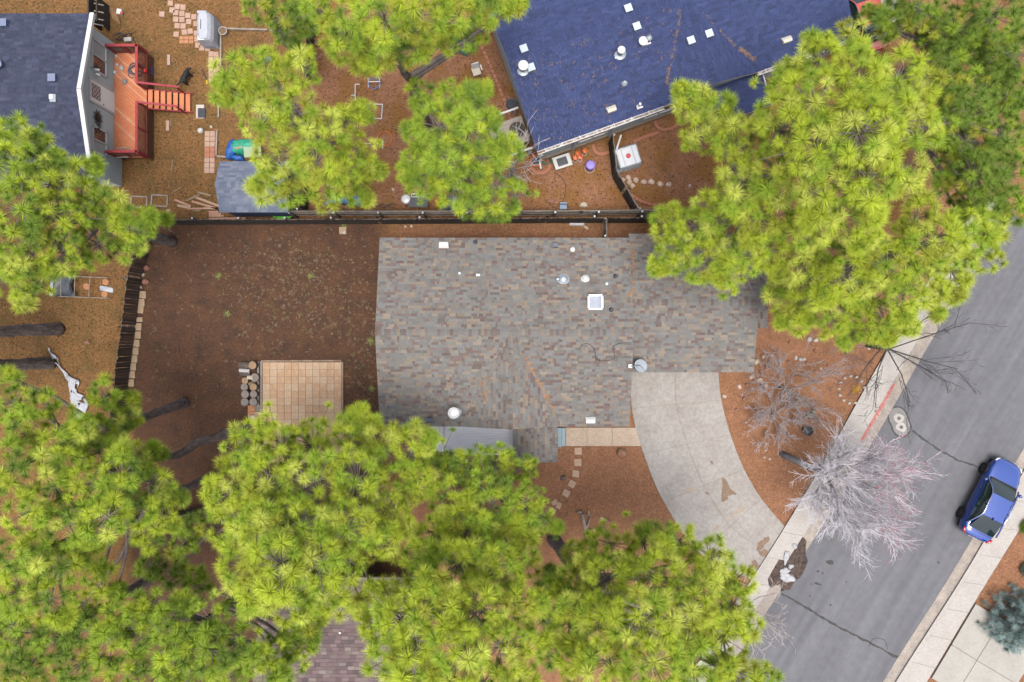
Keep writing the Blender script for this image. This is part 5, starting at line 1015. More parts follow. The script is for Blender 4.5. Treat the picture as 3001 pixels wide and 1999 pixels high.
# water tank (white tote in cage)
tk = thing('water_tank', 'white plastic water tank with red cap in metal cage', 'tank', W(1836, 465)); ta = R(17); tc = W(1832, 472)
MB().box(tc + Z3 * .07, (1.24, 1.12, .14), ta).build('pallet', greyt, tk); MB().box(tc + Z3 * .6, (1.14, 1.0, .9), ta).build('tank_body', PM('tank_white', (.72, .75, .8), (.8, .83, .87), scale=2, rough=.4), tk, bevel=.07)
Tm = Matrix.Rotation(ta, 3, 'Z')
for k in (-.28, .28): MB().beam(tc + Tm @ Vector((k, -.5, 1.055)), tc + Tm @ Vector((k, .5, 1.055)), .07, .03).build('rib', PM('tank_rib', (.5, .52, .56), rough=.4), tk)
MB().lathe([(.12, 1.03), (.12, 1.1), (.1, 1.115), (.001, 1.115)], tc, 18).build('cap', PM('cap_red', (.65, .06, .06), rough=.4), tk)
for z in (.3, .6, .9):
    mb = MB(); cs_ = [Tm @ Vector(q) for q in ((-.6, -.53, z), (.6, -.53, z), (.6, .53, z), (-.6, .53, z))]
    for i in range(4): mb.tube([tc + cs_[i], tc + cs_[(i + 1) % 4]], .015, 6)
    mb.build('cage_bar', metal, tk)
mb = MB()
for k in range(6):
    for sg in (-.53, .53): p = Tm @ Vector((-.6 + .24 * k, sg, 0)); mb.tube([tc + p + Z3 * .14, tc + p + Z3 * 1.06], .013, 6)
    for sg in (-.6, .6): p = Tm @ Vector((sg, -.53 + .21 * k, 0)); mb.tube([tc + p + Z3 * .14, tc + p + Z3 * 1.06], .013, 6)
mb.build('cage_bar', metal, tk); MB().tube([W(1820, 396, 1.15), W(1800, 460, 1.15)], .05, 8).build('overflow_pipe', plasticw, tk); MB().tube([W(1800, 460, 1.15), W(1802, 463, .0)], .045, 8).build('down_pipe', plasticw, tk)
for i, (x, y, r) in enumerate(((1840, 521, 9), (1844, 534, 9), (1853, 545, 9), (1863, 528, 9), (1886, 533, 9), (1908, 533, 10), (1934, 540, 10), (1959, 541, 9), (2021, 545, 6), (1826, 527, 7))): rock(x, y, r, stonem, 'pinkish rounded stone in the row near the white tank', 'pinkish stones by the tank', .9, .5)
wc = thing('garden_chair', 'cream plastic chair tipped beside the brick edging', 'chair', W(1397, 208)); wm = PM('cream_plastic', (.62, .55, .43), (.7, .64, .52), scale=4, rough=.5)
MB().box(W(1396, 208, .4), (.44, .46, .05), R(18)).build('seat', wm, wc, bevel=.02); MB().box(W(1393, 192, .6), (.4, .06, .42), R(18), R(-15)).build('backrest', plasticw, wc, bevel=.02)
for dx, dy in ((-9, -8), (9, -10), (-7, 9), (11, 7)): MB().box(W(1396 + dx, 208 + dy, .19), (.05, .05, .38)).build('leg', wm, wc)
for sx_ in (-1,): MB().beam(W(1408, 190, .62), W(1413, 205, .62), .06, .04).build('armrest', plasticw, wc)
# side stoop and AC of the blue roofed house
sp = thing('side_stoop', 'pale wooden side stoop with dark hatch at the blue roofed house', 'stoop', f2(-.7, 2.0, 0)); stm = PM('stoop_wood', (.36, .30, .26), (.46, .4, .35), scale=3, rough=.85)
for k in range(7): c = f2(-.6, 1.35 + k * .2, .55); MB().box(c, (1.5, .19, .04), an).build('board', stm, sp)
MB().box(f2(-.6, 1.95, .27), (1.4, 1.3, .5), an).build('frame', fdark, sp); MB().lathe([(.42, .57), (.42, .6), (.4, .605), (.001, .61)], f2(-.3, 2.0, 0), 24).build('round_mat', PM('mat_dark', (.06, .05, .04), (.09, .08, .06), scale=14), sp)
for v in (.75, 2.95): MB().beam(f2(-1.7, v, 1.0), f2(.1, v, 1.0), .1, .06).build('hand_rail', white, sp); MB().box(f2(-1.6, v, .5), (.09, .09, 1.0), an).build('post', white, sp); MB().box(f2(-.1, v, .5), (.09, .09, 1.0), an).build('post', white, sp)
MB().box(f2(-1.5, 2.2, .2), (.4, .9, .4), an).build('step', stm, sp)
t = thing('bucket', 'pale blue round lidded bucket under the blue roof edge', 'bucket', f2(-.22, .35, 0)); cbk = W(1536, 395); t.location = cbk; MB().lathe([(.15, 0), (.17, .45), (.17, .5), (.1, .53), (.01, .54)], cbk, 18).build('pail', PM('pale_blue_metal', (.4, .48, .54), rough=.4), t)
t = thing('dark_planter', 'black tub beside the side stoop rail', 'tub', W(1500, 312)); MB().lathe([(.25, 0), (.3, .4), (.31, .4), (.24, .38)], W(1500, 312), 18).build('shell', blackm, t)
rock(1402, 72, 12, PM('rusty_red', (.45, .1, .05), (.5, .16, .08), scale=6), 'rusty red kettle shaped pot at the house corner', None, 1.2, .6, cat='pot', name='red_pot')
# ---------------------------------------------------------------- front yard
g = 'stepping stones to the front porch'
for x, y, w, rz in ((1694, 1322, 21, 0), (1693, 1355, 21, 0), (1687, 1388, 20, -8), (1676, 1418, 20, -28), (1659, 1445, 20, -28), (1637, 1481, 15, -20), (1625, 1472, 14, -60), (1619, 1497, 18, -35)): B('stepping_stone', x, y, w, w * (1.0 if w > 15 else 1.3), 0, .05, PM('step_stone', (.44, .29, .19), (.54, .39, .28), scale=4, rough=.9, bump=.2, fine=.3), 'square tan stepping stone in the curved row on front yard', 'stepping stone', rz, g)
rock(1820, 1326, 16, PM('boulder_red', (.22, .10, .06), (.42, .25, .17), scale=4, rough=.9, bump=.8, fine=.4), 'large reddish boulder beside the front walkway', None, .85, .7); rock(1650, 1400, 8, PM('dark_stone', (.09, .065, .06), (.16, .12, .11), scale=6, bump=.5), 'small dark round stone beside the stepping stones', None, 1, .7)
drift = PM('driftwood', (.16, .125, .10), (.34, .28, .23), scale=4, rough=.9, bump=1, fine=.5); dpale = PM('driftwood_pale', (.32, .24, .17), (.45, .36, .28), scale=4, rough=.9, bump=.8, fine=.4)
dw = thing('driftwood_log', 'twisted weathered driftwood log lying in the front yard', 'log', W(1705, 1530))
MB().tube([W(1707, 1505, .12), W(1711, 1530, .14), W(1716, 1552, .13), W(1722, 1585, .08)], [.1, .11, .09, .06], 9).build('trunk', drift, dw, smooth=True); MB().tube([W(1690, 1502, .1), W(1706, 1500, .14)], [.05, .09], 8).build('stub', drift, dw, smooth=True); MB().tube([W(1722, 1505, .08), W(1723, 1496, .3), W(1728, 1512, .06)], [.05, .05, .03], 8).build('stub', dpale, dw, smooth=True); MB().tube([W(1717, 1552, .1), W(1726, 1530, .1), W(1730, 1510, .06)], [.07, .05, .03], 8).build('branch', drift, dw, smooth=True); MB().tube([W(1716, 1556, .1), W(1730, 1556, .1)], [.06, .05], 8).build('stub', drift, dw, smooth=True)
for i, (x, y, r, m, l) in enumerate(((1764, 1520, 7, stonem, 'pale small rock beyond the driftwood'), (1778, 1528, 10, stoner, 'reddish rock half under the pine by driftwood'), (1735, 1553, 5, stoner, 'first tiny red rock beside the driftwood'), (1742, 1553, 5, stonem, 'tiny orange rock between two red ones by driftwood'), (1751, 1550, 6, stoner, 'tiny mauve rock touching the pine foliage'))): rock(x, y, r, m, l)
single('split_log', MB().tube([W(1640, 1605, .08), W(1680, 1602, .09), W(1692, 1604, .06)], [.08, .09, .05], 8), dpale, 'pale split log lying beside the pine trunk base', 'log', W(1660, 1604)); single('split_log', MB().tube([W(1648, 1594, .05), W(1690, 1596, .05)], [.05, .04], 7), drift, 'thin grey branch lying above the pale split log', 'log', W(1660, 1595))
# planting bed rocks between driveway and sidewalk
g = 'rocks scattered in the planting bed'
RK = [(2236, 1046, 7, 0), (2262, 1042, 6, 0), (2216, 1060, 8, 3), (2202, 1104, 9, 0), (2225, 1114, 9, 0), (2166, 1133, 8, 0), (2243, 1130, 9, 0), (2122, 1161, 8, 1), (2335, 985, 6, 1), (2371, 994, 8, 4), (2390, 997, 7, 4), (2408, 991, 7, 1), (2379, 1007, 5, 2), (2388, 1028, 6, 2), (2284, 1060, 7, 4), (2255, 1062, 6, 2), (2247, 1072, 6, 2), (2228, 1088, 6, 2), (2229, 1100, 6, 2), (2187, 1128, 6, 2), (2180, 1168, 7, 2), (2172, 1160, 6, 2), (2157, 1200, 6, 2), (2198, 1125, 5, 2), (2332, 1050, 6, 4), (2345, 1053, 6, 4), (2356, 1053, 6, 4), (2365, 1062, 5, 2), (2405, 1080, 4, 4), (2425, 1070, 5, 2), (2310, 1060, 5, 2), (2472, 1022, 4, 4), (2545, 1022, 5, 4), (2388, 1090, 5, 2), (2228, 1130, 5, 2), (2330, 1045, 5, 1), (2186, 1238, 4, 4), (2245, 1300, 4, 1), (2243, 1320, 4, 1), (2255, 1345, 5, 1), (2240, 1340, 4, 1), (2313, 1003, 5, 2)]
for x, y, r, k in RK: rock(x, y, r, (stonem, stonem, stoner, stonec, stoneg)[k], ('pinkish tan rounded rock scattered in the front planting bed', 'small pink rock scattered in the front planting bed', 'small rusty red rock scattered in the front planting bed', 'pale cream rock at the garage corner', 'pale grey rock scattered in the front planting bed')[k], g + ', ' + ('tan', 'pink', 'red', 'cream', 'grey')[k], random.uniform(.7, 1), .6, rz=random.uniform(0, 3))
for i in range(13):
    a = 2 * math.pi * i / 13 + .3; x, y = 2494 + 37 * math.cos(a), 1142 + 40 * math.sin(a)
    if 2520 < x and 1150 < y: continue
    rock(x, y, 5.5, (stonec, stoneg)[i % 2], 'pale rock in the ring around the yellow plant', 'ring of rocks around the yellow plant', .8, .7)
mb = MB(); V = []; Fc = []; cols = []
for _ in range(130): th = random.uniform(0, 6.28); r = random.uniform(0, .22); clump(W(2506, 1141, 0) + Vector((math.cos(th) * r, math.sin(th) * r, random.uniform(.02, .12))), 4, .12, random.choice(((.5, .27, .035), (.6, .40, .11), (.36, .17, .03))), .12)
npmesh('dry_plant', np.array([tuple(v) for v in V]), np.array(Fc), MATS['grass_blades'], loc=W(2506, 1141), cols=np.array(cols)); tag(bpy.data.objects['dry_plant'], 'dry golden yellow plant inside the ring of rocks', 'plant')
pot(2361, 1261, 14, .35, PM('black_clay', (.03, .03, .035), (.05, .05, .055), scale=8, rough=.5), 'black pot of dark soil in the front planting bed', False)
stt = thing('garden_statue', 'mossy grey crouching stone animal statue in the planting bed', 'statue', W(2372, 1217)); mos = PM('mossy_stone', (.26, .23, .15), (.42, .38, .28), scale=6, rough=.9, bump=.6)
MB().blob(W(2374, 1216), (.24, .16, .28), 8, .2, 14, .2).build('body', mos, stt, smooth=True); MB().blob(W(2383, 1206, .12), (.12, .12, .2), 9, .12, 12, .3).build('head', mos, stt, smooth=True); MB().blob(W(2360, 1224), (.12, .07, .1), 10, .2, 10, .2).build('paw', mos, stt, smooth=True)
# ---------------------------------------------------------------- black dog standing in the yard
def skin(name, verts, edges, radii, mat, parent, root=0, sub=2):
    base = wloc(parent); me = bpy.data.meshes.new(name); me.from_pydata([Vector(v) - base for v in verts], edges, []); o = bpy.data.objects.new(name, me); C.objects.link(o); o.parent = parent; me.materials.append(mat)
    s = o.modifiers.new('skin', 'SKIN'); s.use_smooth_shade = True
    for i, r in enumerate(radii): me.skin_vertices[0].data[i].radius = (r, r) if not hasattr(r, '__len__') else r
    for i in range(len(verts)): me.skin_vertices[0].data[i].use_root = (i == root)
    b = o.modifiers.new('sub', 'SUBSURF'); b.levels = sub; b.render_levels = sub; return o
dog = thing('dog', 'black dog with tan paws standing on the pine litter', 'dog', W(557, 232)); furm = PM('black_fur', (.009, .009, .011), (.02, .019, .02), scale=14, rough=.75, bump=.6); tanf = PM('tan_fur', (.35, .22, .12), rough=.85)
a0 = Vector((.5, .86, 0)).normalized(); sd = Vector((a0.y, -a0.x, 0)); dc = W(553, 232)
P = lambda f, s, z: dc + a0 * f + sd * s + Z3 * z
vs = [P(-.27, 0, .47), P(-.05, 0, .46), P(.17, 0, .48), P(.29, .03, .58), P(.38, .08, .66), P(.47, .15, .63), P(.53, .2, .6), P(-.4, -.04, .46), P(-.56, -.12, .4), P(-.7, -.2, .42),
      P(.2, .11, .36), P(.22, .13, .18), P(.25, .14, .03), P(.2, -.11, .36), P(.2, -.12, .18), P(.24, -.12, .03), P(-.25, .11, .36), P(-.33, .14, .2), P(-.26, .15, .03), P(-.25, -.11, .36), P(-.34, -.12, .2), P(-.28, -.13, .03), P(.31, .15, .03), P(.3, -.12, .03), P(-.2, .16, .03), P(-.22, -.13, .03)]
es = [(0, 1), (1, 2), (2, 3), (3, 4), (4, 5), (5, 6), (0, 7), (7, 8), (8, 9), (2, 10), (10, 11), (11, 12), (2, 13), (13, 14), (14, 15), (0, 16), (16, 17), (17, 18), (0, 19), (19, 20), (20, 21), (12, 22), (15, 23), (18, 24), (21, 25)]
rs = [.12, .125, .14, .095, .095, .06, .04, .05, .045, .025, .07, .042, .034, .07, .042, .034, .085, .045, .034, .085, .045, .034, .03, .03, .03, .03]
skin('body', vs, es, rs, furm, dog)
for s_ in (-1, 1): MB().add([P(.33, .08 + s_ * .03, .72), P(.39, .08 + s_ * .09, .7), P(.36, .08 + s_ * .1, .82), P(.345, .08 + s_ * .05, .72)], [(0, 1, 2), (1, 3, 2), (3, 0, 2), (0, 3, 1)]).build('ear', furm, dog)
for i in (22, 23, 24, 25): MB().blob(vs[i] + Vector((0, 0, -.03)), (.05, .05, .05), i, .1, 10, .2).build('paw', tanf, dog, smooth=True)
MB().blob(vs[6] + a0 * .01 - Z3 * .02, (.035, .03, .03), 3, .05, 8, .5).build('muzzle', tanf, dog, smooth=True)
# ---------------------------------------------------------------- blue sedan
def sedan(name, label, loc, ang, paint, detail=True):
    t = thing(name, label, 'car', (0, 0, 0)); glass = PM('car_glass', (.012, .022, .024), rough=.03, spec=.45); tyre = PM('tyre', (.012, .012, .013), rough=.8); rim = PM('alloy', (.06, .06, .065), rough=.4, metal=.6); chrome = PM('chrome', (.85, .86, .88), rough=.12, metal=1); blk = PM('black_trim', (.012, .012, .014), rough=.5)
    st = [(2.24, .34, .50), (2.19, .55, .60), (2.05, .71, .69), (1.7, .835, .785), (1.35, .885, .84), (1.0, .90, .89), (.6, .905, .92), (0, .91, .94), (-.6, .91, .955), (-1.2, .905, .975), (-1.6, .885, .985), (-1.95, .81, .975), (-2.13, .69, .93), (-2.22, .52, .82)]
    mb = MB(); n = 13
    for x, w, h in st:
        lo = .24 + (.1 if abs(x) > 2.0 else 0)
        half = [(w * .9, lo), (w * .985, lo + (h - lo) * .22), (w, lo + (h - lo) * .52), (w * .965, lo + (h - lo) * .82), (w * .89, h - .015), (w * .55, h + .012), (0, h + .022)]
        mb.v += [Vector((x, y, z)) for y, z in half] + [Vector((x, -y, z)) for y, z in half[-2::-1]]
    k = len(st); mb.f = [(i * n + j, i * n + j + 1, (i + 1) * n + j + 1, (i + 1) * n + j) for i in range(k - 1) for j in range(n - 1)] + [tuple(range(n - 1, -1, -1)), tuple((k - 1) * n + j for j in range(n))] + [(i * n, (i + 1) * n, (i + 1) * n + n - 1, i * n + n - 1) for i in range(k - 1)]
    mb.build('body', paint, t, smooth=True, sub=1)
    # cabin: windscreen base, roof, rear base
    A0, A1 = Vector((1.0, .77, .90)), Vector((.28, .575, 1.37)); B1, B0 = Vector((-.95, .56, 1.385)), Vector((-1.78, .70, 1.0))
    mir = lambda v: Vector((v.x, -v.y, v.z))
    def patch(name, p00, p10, p11, p01, bul, mat, n1=8, n2=8, inset=0, off=0):
        mb = MB(); nr = (p10 - p00).cross(p01 - p00).normalized()
        if inset:
            c = lambda a, b, s, t_: None
        for i in range(n1 + 1):
            for j in range(n2 + 1):
                s = inset + (1 - 2 * inset) * i / n1; q = inset + (1 - 2 * inset) * j / n2; p = p00.lerp(p10, s).lerp(p01.lerp(p11, s), q); mb.v.append(p + nr * (bul * (1 - (2 * s - 1) ** 2) * .5 + bul * (1 - (2 * q - 1) ** 2) * .5 * 1 + off))
        mb.f = [(i * (n2 + 1) + j, (i + 1) * (n2 + 1) + j, (i + 1) * (n2 + 1) + j + 1, i * (n2 + 1) + j + 1) for i in range(n1) for j in range(n2)]
        return mb.build(name, mat, t, smooth=True)
    patch('windscreen', mir(A0), A0, A1, mir(A1), .05, glass); patch('roof_panel', mir(A1), A1, B1, mir(B1), .03, paint); patch('rear_window', mir(B1), B1, B0, mir(B0), .05, glass)
    for sg in (1, -1):
        q = (lambda v: v) if sg > 0 else mir
        a0_, a1_, b1_, b0_ = q(A0), q(A1), q(B1), q(B0); low = [q(Vector((.95, .87, .92))), q(Vector((-1.7, .86, .98)))]
        if sg > 0: patch('side_glass', low[0], low[1], b1_, a1_, .03, glass, 12, 4)
        else: patch('side_glass', low[1], low[0], a1_, b1_, .03, glass, 12, 4)
        arc = [low[0], low[0].lerp(a1_, .55) + Z3 * .06, a1_ + Vector((-.05, sg * .035, .03)), (a1_ + b1_) / 2 + Vector((0, sg * .04, .055)), b1_ + Vector((.05, sg * .03, .02)), b1_.lerp(low[1], .55) + Vector((0, sg * .01, .03)), low[1]]
        L = smoothline([tuple(p) for p in arc], 6); MB().tube(L, .035, 6).build('roof_pillar', paint, t, smooth=True)
        MB().tube([p + Vector((0, sg * .035, .012)) for p in L], .014, 6).build('chrome_trim', chrome, t, smooth=True)
        MB().tube([low[0] + Vector((0, sg * .01, 0)), low[1] + Vector((0, sg * .01, 0))], .016, 6).build('window_sill', paint, t)
        MB().beam(q(Vector((-.38, .845, .94))), q(Vector((-.40, .61, 1.36))), .07, .02, Vector((0, sg, 0))).build('door_pillar', blk, t)
        mm = MB().blob(q(Vector((.78, 1.0, .93))), (.09, .11, .11), 4, .03, 12, .5).build('mirror', paint, t, smooth=True)
        hl = MB(); hl.tube([q(Vector((1.93, .765, .66))), q(Vector((2.06, .685, .64))), q(Vector((2.15, .56, .6)))], [.03, .05, .035], 8).build('headlight', PM('lamp_clear', (.7, .72, .75), rough=.1, spec=.8), t, smooth=True)
        MB().tube([q(Vector((-1.92, .80, .9))), q(Vector((-2.06, .73, .88))), q(Vector((-2.15, .60, .84)))], [.05, .08, .05], 8).build('tail_light', PM('lamp_red', (.65, .01, .02), rough=.15, spec=.7), t, smooth=True)
        for hx in (.35, -.75): MB().tube([q(Vector((hx, .925, .8))), q(Vector((hx - .2, .925, .8)))], .016, 6).build('door_handle', chrome, t)
        for wx in (1.32, -1.32):
            c = q(Vector((wx, .84, .31))); w = MB(); ring = []
            w.tube([c - Vector((0, .11 * sg, 0)), c + Vector((0, .1 * sg, 0))], .31, 24); wo = w.build('wheel', tyre, t); MB().tube([c + Vector((0, .1 * sg, 0)), c + Vector((0, .112 * sg, 0))], .2, 20).build('rim', rim, wo)
    MB().tube([Vector((1.02, y, .925 - .02 * abs(y))) for y in (-.74, -.4, 0, .4, .74)], .035, 6).build('cowl', blk, t); MB().box((2.2, 0, .45), (.06, .8, .16)).build('grille', blk, t); MB().tube([(2.05, -.71, .66), (2.2, -.42, .59), (2.25, 0, .565), (2.2, .42, .59), (2.05, .71, .66)], .012, 6).build('chrome_trim', chrome, t); MB().box((-2.2, 0, .6), (.04, .5, .12)).build('number_plate', white, t); MB().box((0, 0, .27), (3.9, 1.5, .12)).build('underbody', blk, t); MB().box((-.95, 0, 1.45), (.16, .05, .07)).build('antenna_fin', paint, t)
    MB().tube([(-1.85, -.75, 1.0), (-1.87, 0, 1.015), (-1.85, .75, 1.0)], .01, 5).build('boot_line', blk, t)
    t.location = loc; t.rotation_euler = (0, 0, ang); return t
blue = PM('car_paint_blue', (.004, .05, .33), rough=.12, metal=.35, spec=.6, coat=1.0); redc = PM('car_paint_red', (.6, .01, .012), rough=.2, spec=.5, coat=1.0)
p = W(2882, 1456); sedan('parked_car', 'dark blue sedan parked at the far kerb of the road', (p.x, p.y, .006), math.atan2(.89, .455), blue)
p = W(2508, 52); sedan('parked_car', 'bright red car parked behind the blue roofed house end', (p.x, p.y, 0), R(108), redc)
cp_ = MB().prism([W(*p) for p in ((2400, -60), (2480, 130), (2640, 60), (2620, -80))], .001, .004); cp_.build('driveway', nm, None, (0, 0, 0), kind='structure')
# ---------------------------------------------------------------- pines
VS = 3001 / 2354
def tuft_templates(k=9, n=215):
    out = []
    for t in range(k):
        r = np.random.default_rng(100 + t); th = np.arccos(1 - r.random(n) * 1.32); ph = r.random(n) * 2 * np.pi
        d = np.stack([np.sin(th) * np.cos(ph), np.sin(th) * np.sin(ph), np.cos(th)], 1); base = np.stack([np.zeros(n), np.zeros(n), -r.random(n) * .2], 1) + d * .04
        ln = .9 + .16 * r.random(n); tip = base + d * ln[:, None]; tip[:, 2] -= .12 * ln * np.sin(th)
        s = np.cross(d, r.normal(size=(n, 3))); s /= np.linalg.norm(s, axis=1, keepdims=True); w = (.020 + .010 * r.random(n))[:, None]
        mid = base + d * (ln * .6)[:, None]
        out.append((np.stack([base, mid + s * w, tip], 1) if t < 0 else np.stack([base - s * w * .8, base + s * w * .8, tip], 1), r.random(n)))
    return out
TUFT = tuft_templates()
needle_m = attr_mat('pine_needles', 'col', .6, .15, .12)
twig_m = PM('pine_twig', (.16, .125, .115), (.26, .215, .2), scale=8, rough=.9); pbark = PM('pine_bark', (.085, .064, .056), (.25, .20, .185), scale=3.0, rough=.95, bump=1.0, stretch=(2, 2, .6), fine=.6)
COL = {'y': (.330, .405, .034), 'g': (.230, .330, .032), 'd': (.135, .210, .030), 'o': (.290, .315, .036), 'l': (.420, .475, .075)}
def pine(label, blobs, mix, base=None, tr=.24, seed=1, world=False, tsize=.375, dens=1.0, group='ponderosa pines'):
    r = np.random.default_rng(seed); BL = []
    for b in blobs:
        if world: BL.append((Vector(b[:3]), b[3]))
        else: z = b[3] * .87 + r.normal(0, .45); BL.append((W(b[0] * VS, b[1] * VS, z), M(b[2] * VS, z)))
    top = max(BL, key=lambda q: q[0].z)
    for c, R0 in list(BL):          # ragged side sprays
        d = Vector((c.x - top[0].x, c.y - top[0].y, 0))
        if d.length > .5 and r.random() < .4: d.normalize(); th = r.normal(0, .6); d = Vector((d.x * math.cos(th) - d.y * math.sin(th), d.x * math.sin(th) + d.y * math.cos(th), 0)); BL.append((c + d * R0 * r.uniform(.8, 1.15) - Z3 * r.uniform(.1, .7), R0 * r.uniform(.3, .5)))
    bp = W(*base) if base else Vector((top[0].x, top[0].y, 0)); apex = top[0] + Z3 * (top[1] * .3)
    root = thing('pine_tree', label, 'tree', bp, group)
    N = 10; tp = []; w = r.normal(0, .08, (N + 1, 2))
    for i in range(N + 1): t = i / N; q = bp.lerp(apex, t); k = math.sin(t * math.pi); tp.append(q + Vector((w[i, 0] * k, w[i, 1] * k, 0)))
    rad = [tr * (1.25 if i == 0 else 1) * (1 - .85 * i / N) for i in range(N + 1)]
    mb = MB(); tp2 = [p for p in smoothline([tuple(q) for q in tp], 4)]; mb.tube(tp2, [rad[0] * (1 - .85 * i / (len(tp2) - 1)) * r.uniform(.92, 1.08) for i in range(len(tp2))], 14)
    for i_ in range(len(mb.v)): mb.v[i_] += Vector(r.normal(0, .02, 3))
    mb.build('trunk', pbark, root, smooth=True)
    SA, SB, ra, rb = [], [], [], []; P = []; D = []; S = []; K = []
    for c, R0 in BL:
        t = min(.97, max(.25, (c.z - R0 * .5 - Vector((c.x - apex.x, c.y - apex.y, 0)).length * .28) / max(apex.z, .1))); a = bp.lerp(apex, t); m = a.lerp(c, .55) + Vector((0, 0, -.15)) + Vector(r.normal(0, .12, 3)); e = c - Z3 * R0 * .25
        r0 = .035 + .012 * (c - a).length; SA += [a, m]; SB += [m, e]; ra += [r0 * 1.3, r0]; rb += [r0, r0 * .6]
        n = int(max(8, 21 * (R0 / 1.0) ** 1.8 * dens)); pts = []
        for _ in range(n):
            best = None; bd = -1
            for _ in range(10):
                ct = r.uniform(-.25, 1); ph = r.uniform(0, 6.283); st_ = math.sqrt(1 - ct * ct); q = Vector((st_ * math.cos(ph), st_ * math.sin(ph), ct))
                d = min([(q - o).length for o in pts], default=9)
                if d > bd: best, bd = q, d
            pts.append(best)
        k1, k2 = r.uniform(.8, 1.15), r.uniform(.6, .8)
        for q in pts:
            rr = R0 * r.uniform(.72, 1.08); p = c + Vector((q.x * rr * k1, q.y * rr / k1, q.z * rr * k2)); P.append(p); D.append((q + Vector((0, 0, .4)) + Vector(r.normal(0, .22, 3))).normalized()); S.append(tsize * r.uniform(.72, 1.28)); K.append(r.random())
            j = c.lerp(p, .45) - Z3 * .12; SA += [e, j]; SB += [j, p]; ra += [r0 * .45, .014]; rb += [.014, .008]
        for _ in range(int(n * .7)):     # lower, inner tufts
            q = Vector(r.normal(0, .5, 3)); p = c + Vector((q.x * R0, q.y * R0, -abs(q.z) * R0 * .8 + .05)); P.append(p); D.append((Vector((q.x, q.y, .5)) + Vector(r.normal(0, .3, 3))).normalized()); S.append(tsize * r.uniform(.6, .95)); K.append(r.random()); SA.append(e); SB.append(p); ra.append(r0 * .35); rb.append(.008)
        for _ in range(3):                # bare grey twigs
            q = Vector(r.normal(0, .7, 3)); p = c + Vector((q.x * R0, q.y * R0, q.z * R0 * .3)); SA.append(e); SB.append(p); ra.append(.02); rb.append(.006)
    V, Fc = sticks(SA, SB, ra, rb, 4); npmesh('branches', V, Fc, twig_m, root)
    P = np.array([tuple(p) for p in P]); D = np.array([tuple(d) for d in D]); S = np.array(S)
    up = np.where(np.abs(D[:, 2:3]) > .95, np.array([[1., 0, 0]]), np.array([[0, 0, 1.]])); A = np.cross(D, up); A /= np.linalg.norm(A, axis=1, keepdims=True); Bv = np.cross(D, A); an_ = r.random(len(P)) * 6.28; A2 = A * np.cos(an_)[:, None] + Bv * np.sin(an_)[:, None]; B2 = np.cross(D, A2)
    keys = list(mix.keys()); pr = np.array([mix[k] for k in keys], float); pr /= pr.sum(); ch = r.choice(len(keys), len(P), p=pr); base_c = np.array([COL[k] for k in keys])[ch] * (.86 + .28 * r.random((len(P), 1))) * np.array([1, 1, 1])
    VV = []; CC = []; tid = r.integers(0, len(TUFT), len(P))
    for k, (T, rn) in enumerate(TUFT):
        m = np.where(tid == k)[0]
        if not len(m): continue
        v = T.reshape(-1, 3); Rm = np.stack([A2[m], B2[m], D[m]], 2); w_ = np.einsum('nij,vj->nvi', Rm, v) * S[m][:, None, None] + P[m][:, None, :]; VV.append(w_.reshape(-1, 3))
        cc = base_c[m][:, None, None, :] * (.8 + .4 * rn)[None, :, None, None] * np.array([1.12, 1.12, 1.05])[None, None, :, None]; cc = np.clip(np.broadcast_to(cc, (len(m), T.shape[0], 3, 3)), 0, .8).reshape(-1, 3); CC.append(cc)
    VV = np.concatenate(VV); CC = np.concatenate(CC); CC = np.concatenate([CC, np.ones((len(CC), 1))], 1); npmesh('crown', VV, np.arange(len(VV)).reshape(-1, 3), needle_m, root, cols=CC)
    return root
mixA = {'y': 5, 'g': 3, 'l': 2, 'o': 1}; mixB = {'g': 5, 'y': 2, 'd': 2}; mixC = {'g': 2, 'd': 6, 'o': 1}; mixD = {'y': 3, 'g': 4, 'l': 1, 'd': 2}
pine('bright yellow green pine spreading over patio corner and side yard', [(555, 1040, 58, 9), (640, 1035, 60, 9.5), (715, 1025, 62, 10), (810, 988, 48, 9), (880, 1030, 55, 9), (950, 1035, 48, 8.5), (955, 1105, 48, 9), (530, 1130, 58, 10), (620, 1120, 66, 12), (720, 1110, 70, 12.5), (820, 1110, 70, 12), (890, 1170, 58, 11), (528, 1210, 52, 11), (600, 1220, 70, 14), (700, 1210, 72, 14.5), (800, 1210, 62, 13), (880, 1240, 48, 11), (560, 1300, 58, 13), (640, 1300, 72, 15.5), (730, 1300, 62, 14), (800, 1290, 45, 12), (590, 1365, 52, 13.5), (670, 1370, 58, 14), (745, 1370, 42, 12), (725, 1425, 26, 8), (770, 1388, 36, 10), (822, 1372, 34, 10), (690, 1440, 32, 8.5)], mixA, seed=6)
pine('green pine pressing against the front porch', [(1010, 1060, 50, 7), (1075, 1075, 52, 7.5), (1145, 1062, 44, 7), (1200, 1075, 34, 6.5), (1040, 1140, 55, 9), (1125, 1145, 60, 10), (1205, 1160, 50, 9), (1250, 1195, 34, 8), (1090, 1200, 50, 9), (1180, 1220, 46, 9)], mixB, seed=7, tsize=.345)
